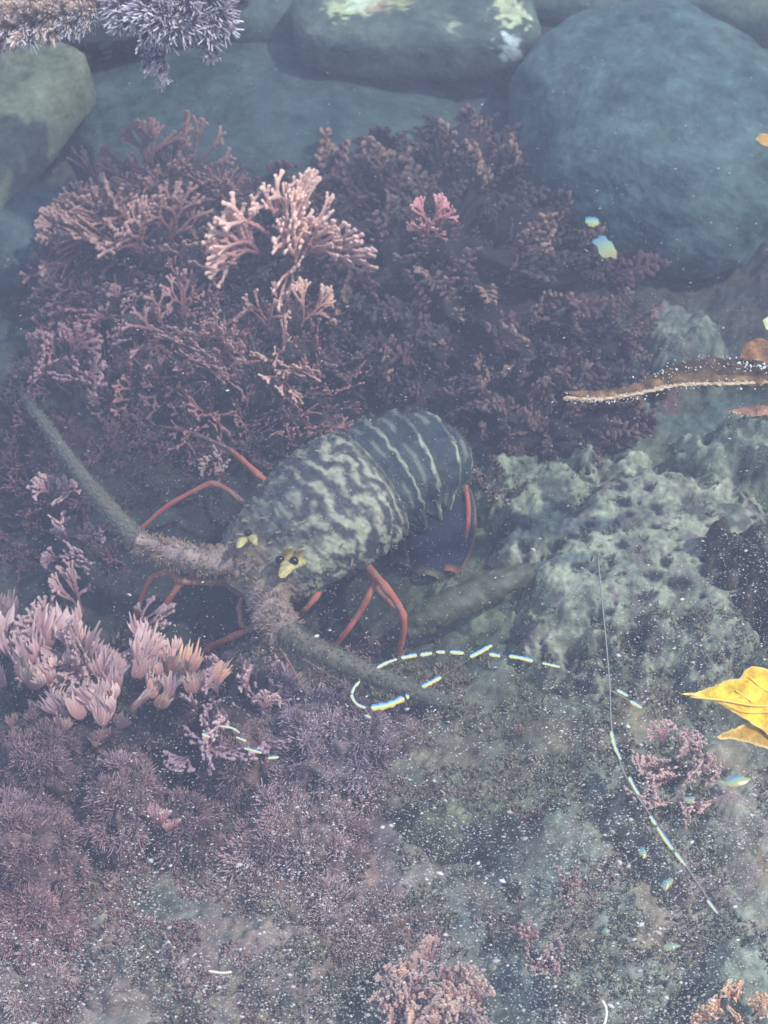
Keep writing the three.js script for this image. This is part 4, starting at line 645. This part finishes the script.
// ---------------------------------------------------------------- exposed weed at the top left
{
  const spiky = (seed, wide, c0, c1, c2) => { const R = rng(seed), B = new Builder(); for (let k = 0; k < 15; k++) { const a = R() * 6.283, o = R() * 0.95, d = V(Math.cos(a) * o, 1, Math.sin(a) * o).normalize(), p = V((R() - 0.5) * 0.008, R() * 0.02, (R() - 0.5) * 0.008), l = 0.01 + R() * 0.016, s = V(0, 0, 1).cross(d).normalize(), pale = R(); finger(B, p, d, s, l * 0.6, 0.0011 * wide, 0.0013 * wide, 0.45, c0, c1, 4); const pt = Math.pow(pale, 0.7); finger(B, p.addScaledVector(d, l * 0.55), d, s, l * 0.5, 0.0014 * wide, 0.0011 * wide, 0.45, mixc(c1, c2, pt * 0.5), mixc(c1, c2, pt), 4); } return B.geo(); };
  const R = rng(601), tipsDark = many(6, (k) => spiky(620 + k, 1, [0.03, 0.024, 0.03], [0.16, 0.125, 0.155], [1.0, 0.97, 1.0])), tipsTan = many(5, (k) => spiky(640 + k, 1.7, [0.18, 0.125, 0.09], [0.52, 0.38, 0.29], [0.95, 0.82, 0.66]));
  const rockO = P(90, -45, -0.13), rock = single('shore_rock', stoneGeo({ r: [0.3, 0.16, 0.1], rough: 0.1, fine: 0.04, seed: 605, colors: [[0.05, 0.045, 0.05], [0.13, 0.11, 0.11]], n: 160 }), mat(0.9), 'dark wet shore rock at the top left edge behind the hanging weed', 'rock', rockO);
  const ledgeO = P(30, 2, 0.03), ledge = thing('crusted_ledge', 'tan crusted ledge of dry weed above the water in the top left corner', 'ledge', ledgeO);
  const L = new Builder(); tube(L, [P(-90, 34, 0.03), P(-20, 20, 0.035), P(30, 8, 0.045), P(70, -2, 0.05), P(100, -14, 0.055)], (t) => 0.036 - 0.012 * t, { seg: 90, n: 36, flat: 0.7, bump: (t, a) => 1 + 0.5 * fbm(t * 14, Math.cos(a) * 1.5, Math.sin(a) * 1.5, 4) + 0.15 * n3(t * 60, a * 3, 2), col: (t, a) => mixc([0.16, 0.11, 0.09], [0.62, 0.48, 0.38], clamp(0.5 + fbm(t * 30, Math.cos(a) * 3, Math.sin(a) * 3, 4), 0, 1)) });
  part('ledge_rock', L.geo(ledgeO), mat(0.9), ledge);
  const up = V(0, 1, 0);
  const tuft = (parent, o, at, dir, s, shapes) => { const m = part('branch', shapes[Math.floor(R() * shapes.length)], mat(0.7, [[1, 1, 1], [1.2, 1.15, 1.15], [0.75, 0.75, 0.8]][Math.floor(R() * 3)]), parent); m.position.copy(P(...at)).sub(o); m.quaternion.setFromUnitVectors(up, dir.normalize()).multiply(new THREE.Quaternion().setFromAxisAngle(up, R() * 6.28)); m.scale.setScalar(s); };
  for (let k = 0; k < 110; k++) { const t = R(), x = -20 + 115 * t, lowY = lerp(44, 14, t) + (R() - 0.5) * 16; tuft(ledge, ledgeO, [x, lowY - 6, 0.03 + R() * 0.03], V(R() - 0.6, 0.1 - R() * 0.6, 0.7 + R() * 0.5), 0.45 + R() * 0.45, R() < 0.6 ? tipsTan : tipsDark); }
  for (let k = 0; k < 60; k++) tuft(ledge, ledgeO, [-10 + R() * 100, -6 + R() * 22, 0.07], V(R() - 0.5, 0.7, R() * 0.7), 0.3 + R() * 0.3, tipsTan);
  const wo = P(168, 0, 0.04), weed = thing('hanging_seaweed', 'dark spiky weed with white tips hanging over the water at the top', 'seaweed', wo);
  const core = new Builder(); tube(core, [P(108, -14, 0.05), P(140, 0, 0.045), P(175, 8, 0.04), P(205, 6, 0.045), P(226, -14, 0.05)], () => 0.026, { seg: 50, n: 24, bump: (t, a) => 1 + 0.4 * fbm(t * 9, Math.cos(a), Math.sin(a), 3), col: () => [0.05, 0.04, 0.05] }); part('stem_mat', core.geo(wo), mat(0.9), weed);
  for (let k = 0; k < 170; k++) { const x = 116 + R() * 104, y = -8 + R() * (36 - Math.abs(x - 175) * 0.12); tuft(weed, wo, [x, y, 0.045 + R() * 0.025], V((x - 168) / 60 + (R() - 0.5) * 1.2, (R() - 0.45), 0.3 + R()), 0.55 + R() * 0.55, tipsDark); }
  for (const [pts, n] of [[[[148, 34], [148, 54], [147, 74]], 20], [[[158, 36], [160, 58], [164, 84]], 30], [[[206, 24], [211, 42], [211, 58]], 36], [[[194, 28], [195, 42]], 10]]) {
    const c = new THREE.CatmullRomCurve3(pts.map(([a, b]) => V(a, b, 0))); for (let k = 0; k < n; k++) { const t = (k + R()) / n, p = c.getPoint(t); tuft(weed, wo, [p.x + (R() - 0.5) * 6, p.y - 6, 0.035 - 0.012 * t], V((R() - 0.5) * 0.6, -0.45, 0.9), (0.75 - 0.3 * t) * (0.7 + R() * 0.5), tipsDark); }
  }
}

// ---------------------------------------------------------------- dust and flecks on the water
{
  const B = new Builder(), k0 = [[1, 0, 0], [0.3, 0, 0.8], [-0.7, 0, 0.6], [-0.9, 0, -0.3], [0.2, 0, -0.9]];
  const top = B.v(0, 0.35, 0, [1, 1, 1]), bot = B.v(0, -0.35, 0, [1, 1, 1]); const ring = k0.map((q) => B.v(...q, [1, 1, 1])); ring.forEach((a, i) => { const b = ring[(i + 1) % 5]; B.i.push(top, b, a, bot, a, b); });
  const R = rng(701), spots = [];
  const dens = (x, y) => { // heavy over the lower half, thin elsewhere
    const n = 0.5 + 0.9 * fbm(x / 120, y / 90, 3, 4); let d = 0.05;
    d = Math.max(d, sstep(y + 0.25 * (x - 384) + 120 * (n - 0.5), 660, 860)); d = Math.max(d, 0.5 * sstep(x, 520, 700) * sstep(y, 470, 620)); d = Math.max(d, 0.8 * sstep(x, 680, 720) * sstep(y, 520, 545) * (1 - sstep(y, 625, 650)));
    if (x < 120 && y < 930) d *= 0.25; return d * (0.3 + 0.9 * clamp(n, 0, 1)) * clamp(0.8 + 1.1 * fbm(x / 26, y / 20, 9, 3), 0.12, 1.6);
  };
  while (spots.length < 17000) { const x = -60 + R() * 890, y = -30 + R() * 1100; if (R() < dens(x, y)) spots.push([x, y]); }
  const coarse = spots.length; while (spots.length < 70000) { const x = -60 + R() * 890, y = -30 + R() * 1100; if (R() < 0.22 + dens(x, y)) spots.push([x, y]); }  // the finest flecks are added to stand in for image grain
  const im = new THREE.InstancedMesh(B.geo(), mat(0.6), spots.length), M = new THREE.Matrix4(), q = new THREE.Quaternion(), c = new THREE.Color();
  spots.forEach(([x, y], k) => { const p = P(x, y, 0.0008), big = k < coarse ? R() : 0, s = k >= coarse ? 0.00018 + 0.0003 * R() : 0.00034 + 0.0005 * R() * R() + 0.0002 * R() + (big > 0.9 ? 0.0007 * R() : 0) + (big > 0.992 ? 0.0016 * R() : 0), l = 1 + R() * 0.8; q.setFromAxisAngle(V(0, 1, 0), (R() - 0.5) * 1.2); M.compose(p, q, V(s * l, s, s)); im.setMatrixAt(k, M); const b = k >= coarse ? 0.18 + 0.5 * R() : 0.18 + 0.5 * R() + 0.25 * Math.pow(R(), 4), w = R(); c.setRGB(b, b * (0.97 - 0.06 * w), b * (0.94 - 0.18 * w)); im.setColorAt(k, c); });
  im.name = 'floating_dust'; im.userData = { kind: 'stuff', label: 'pale dust flecks floating on the pool surface, thickest towards the bottom, with finer specks added as image grain', category: 'dust' }; im.castShadow = im.receiveShadow = true; scene.add(im);
}

renderer.render(scene, camera);
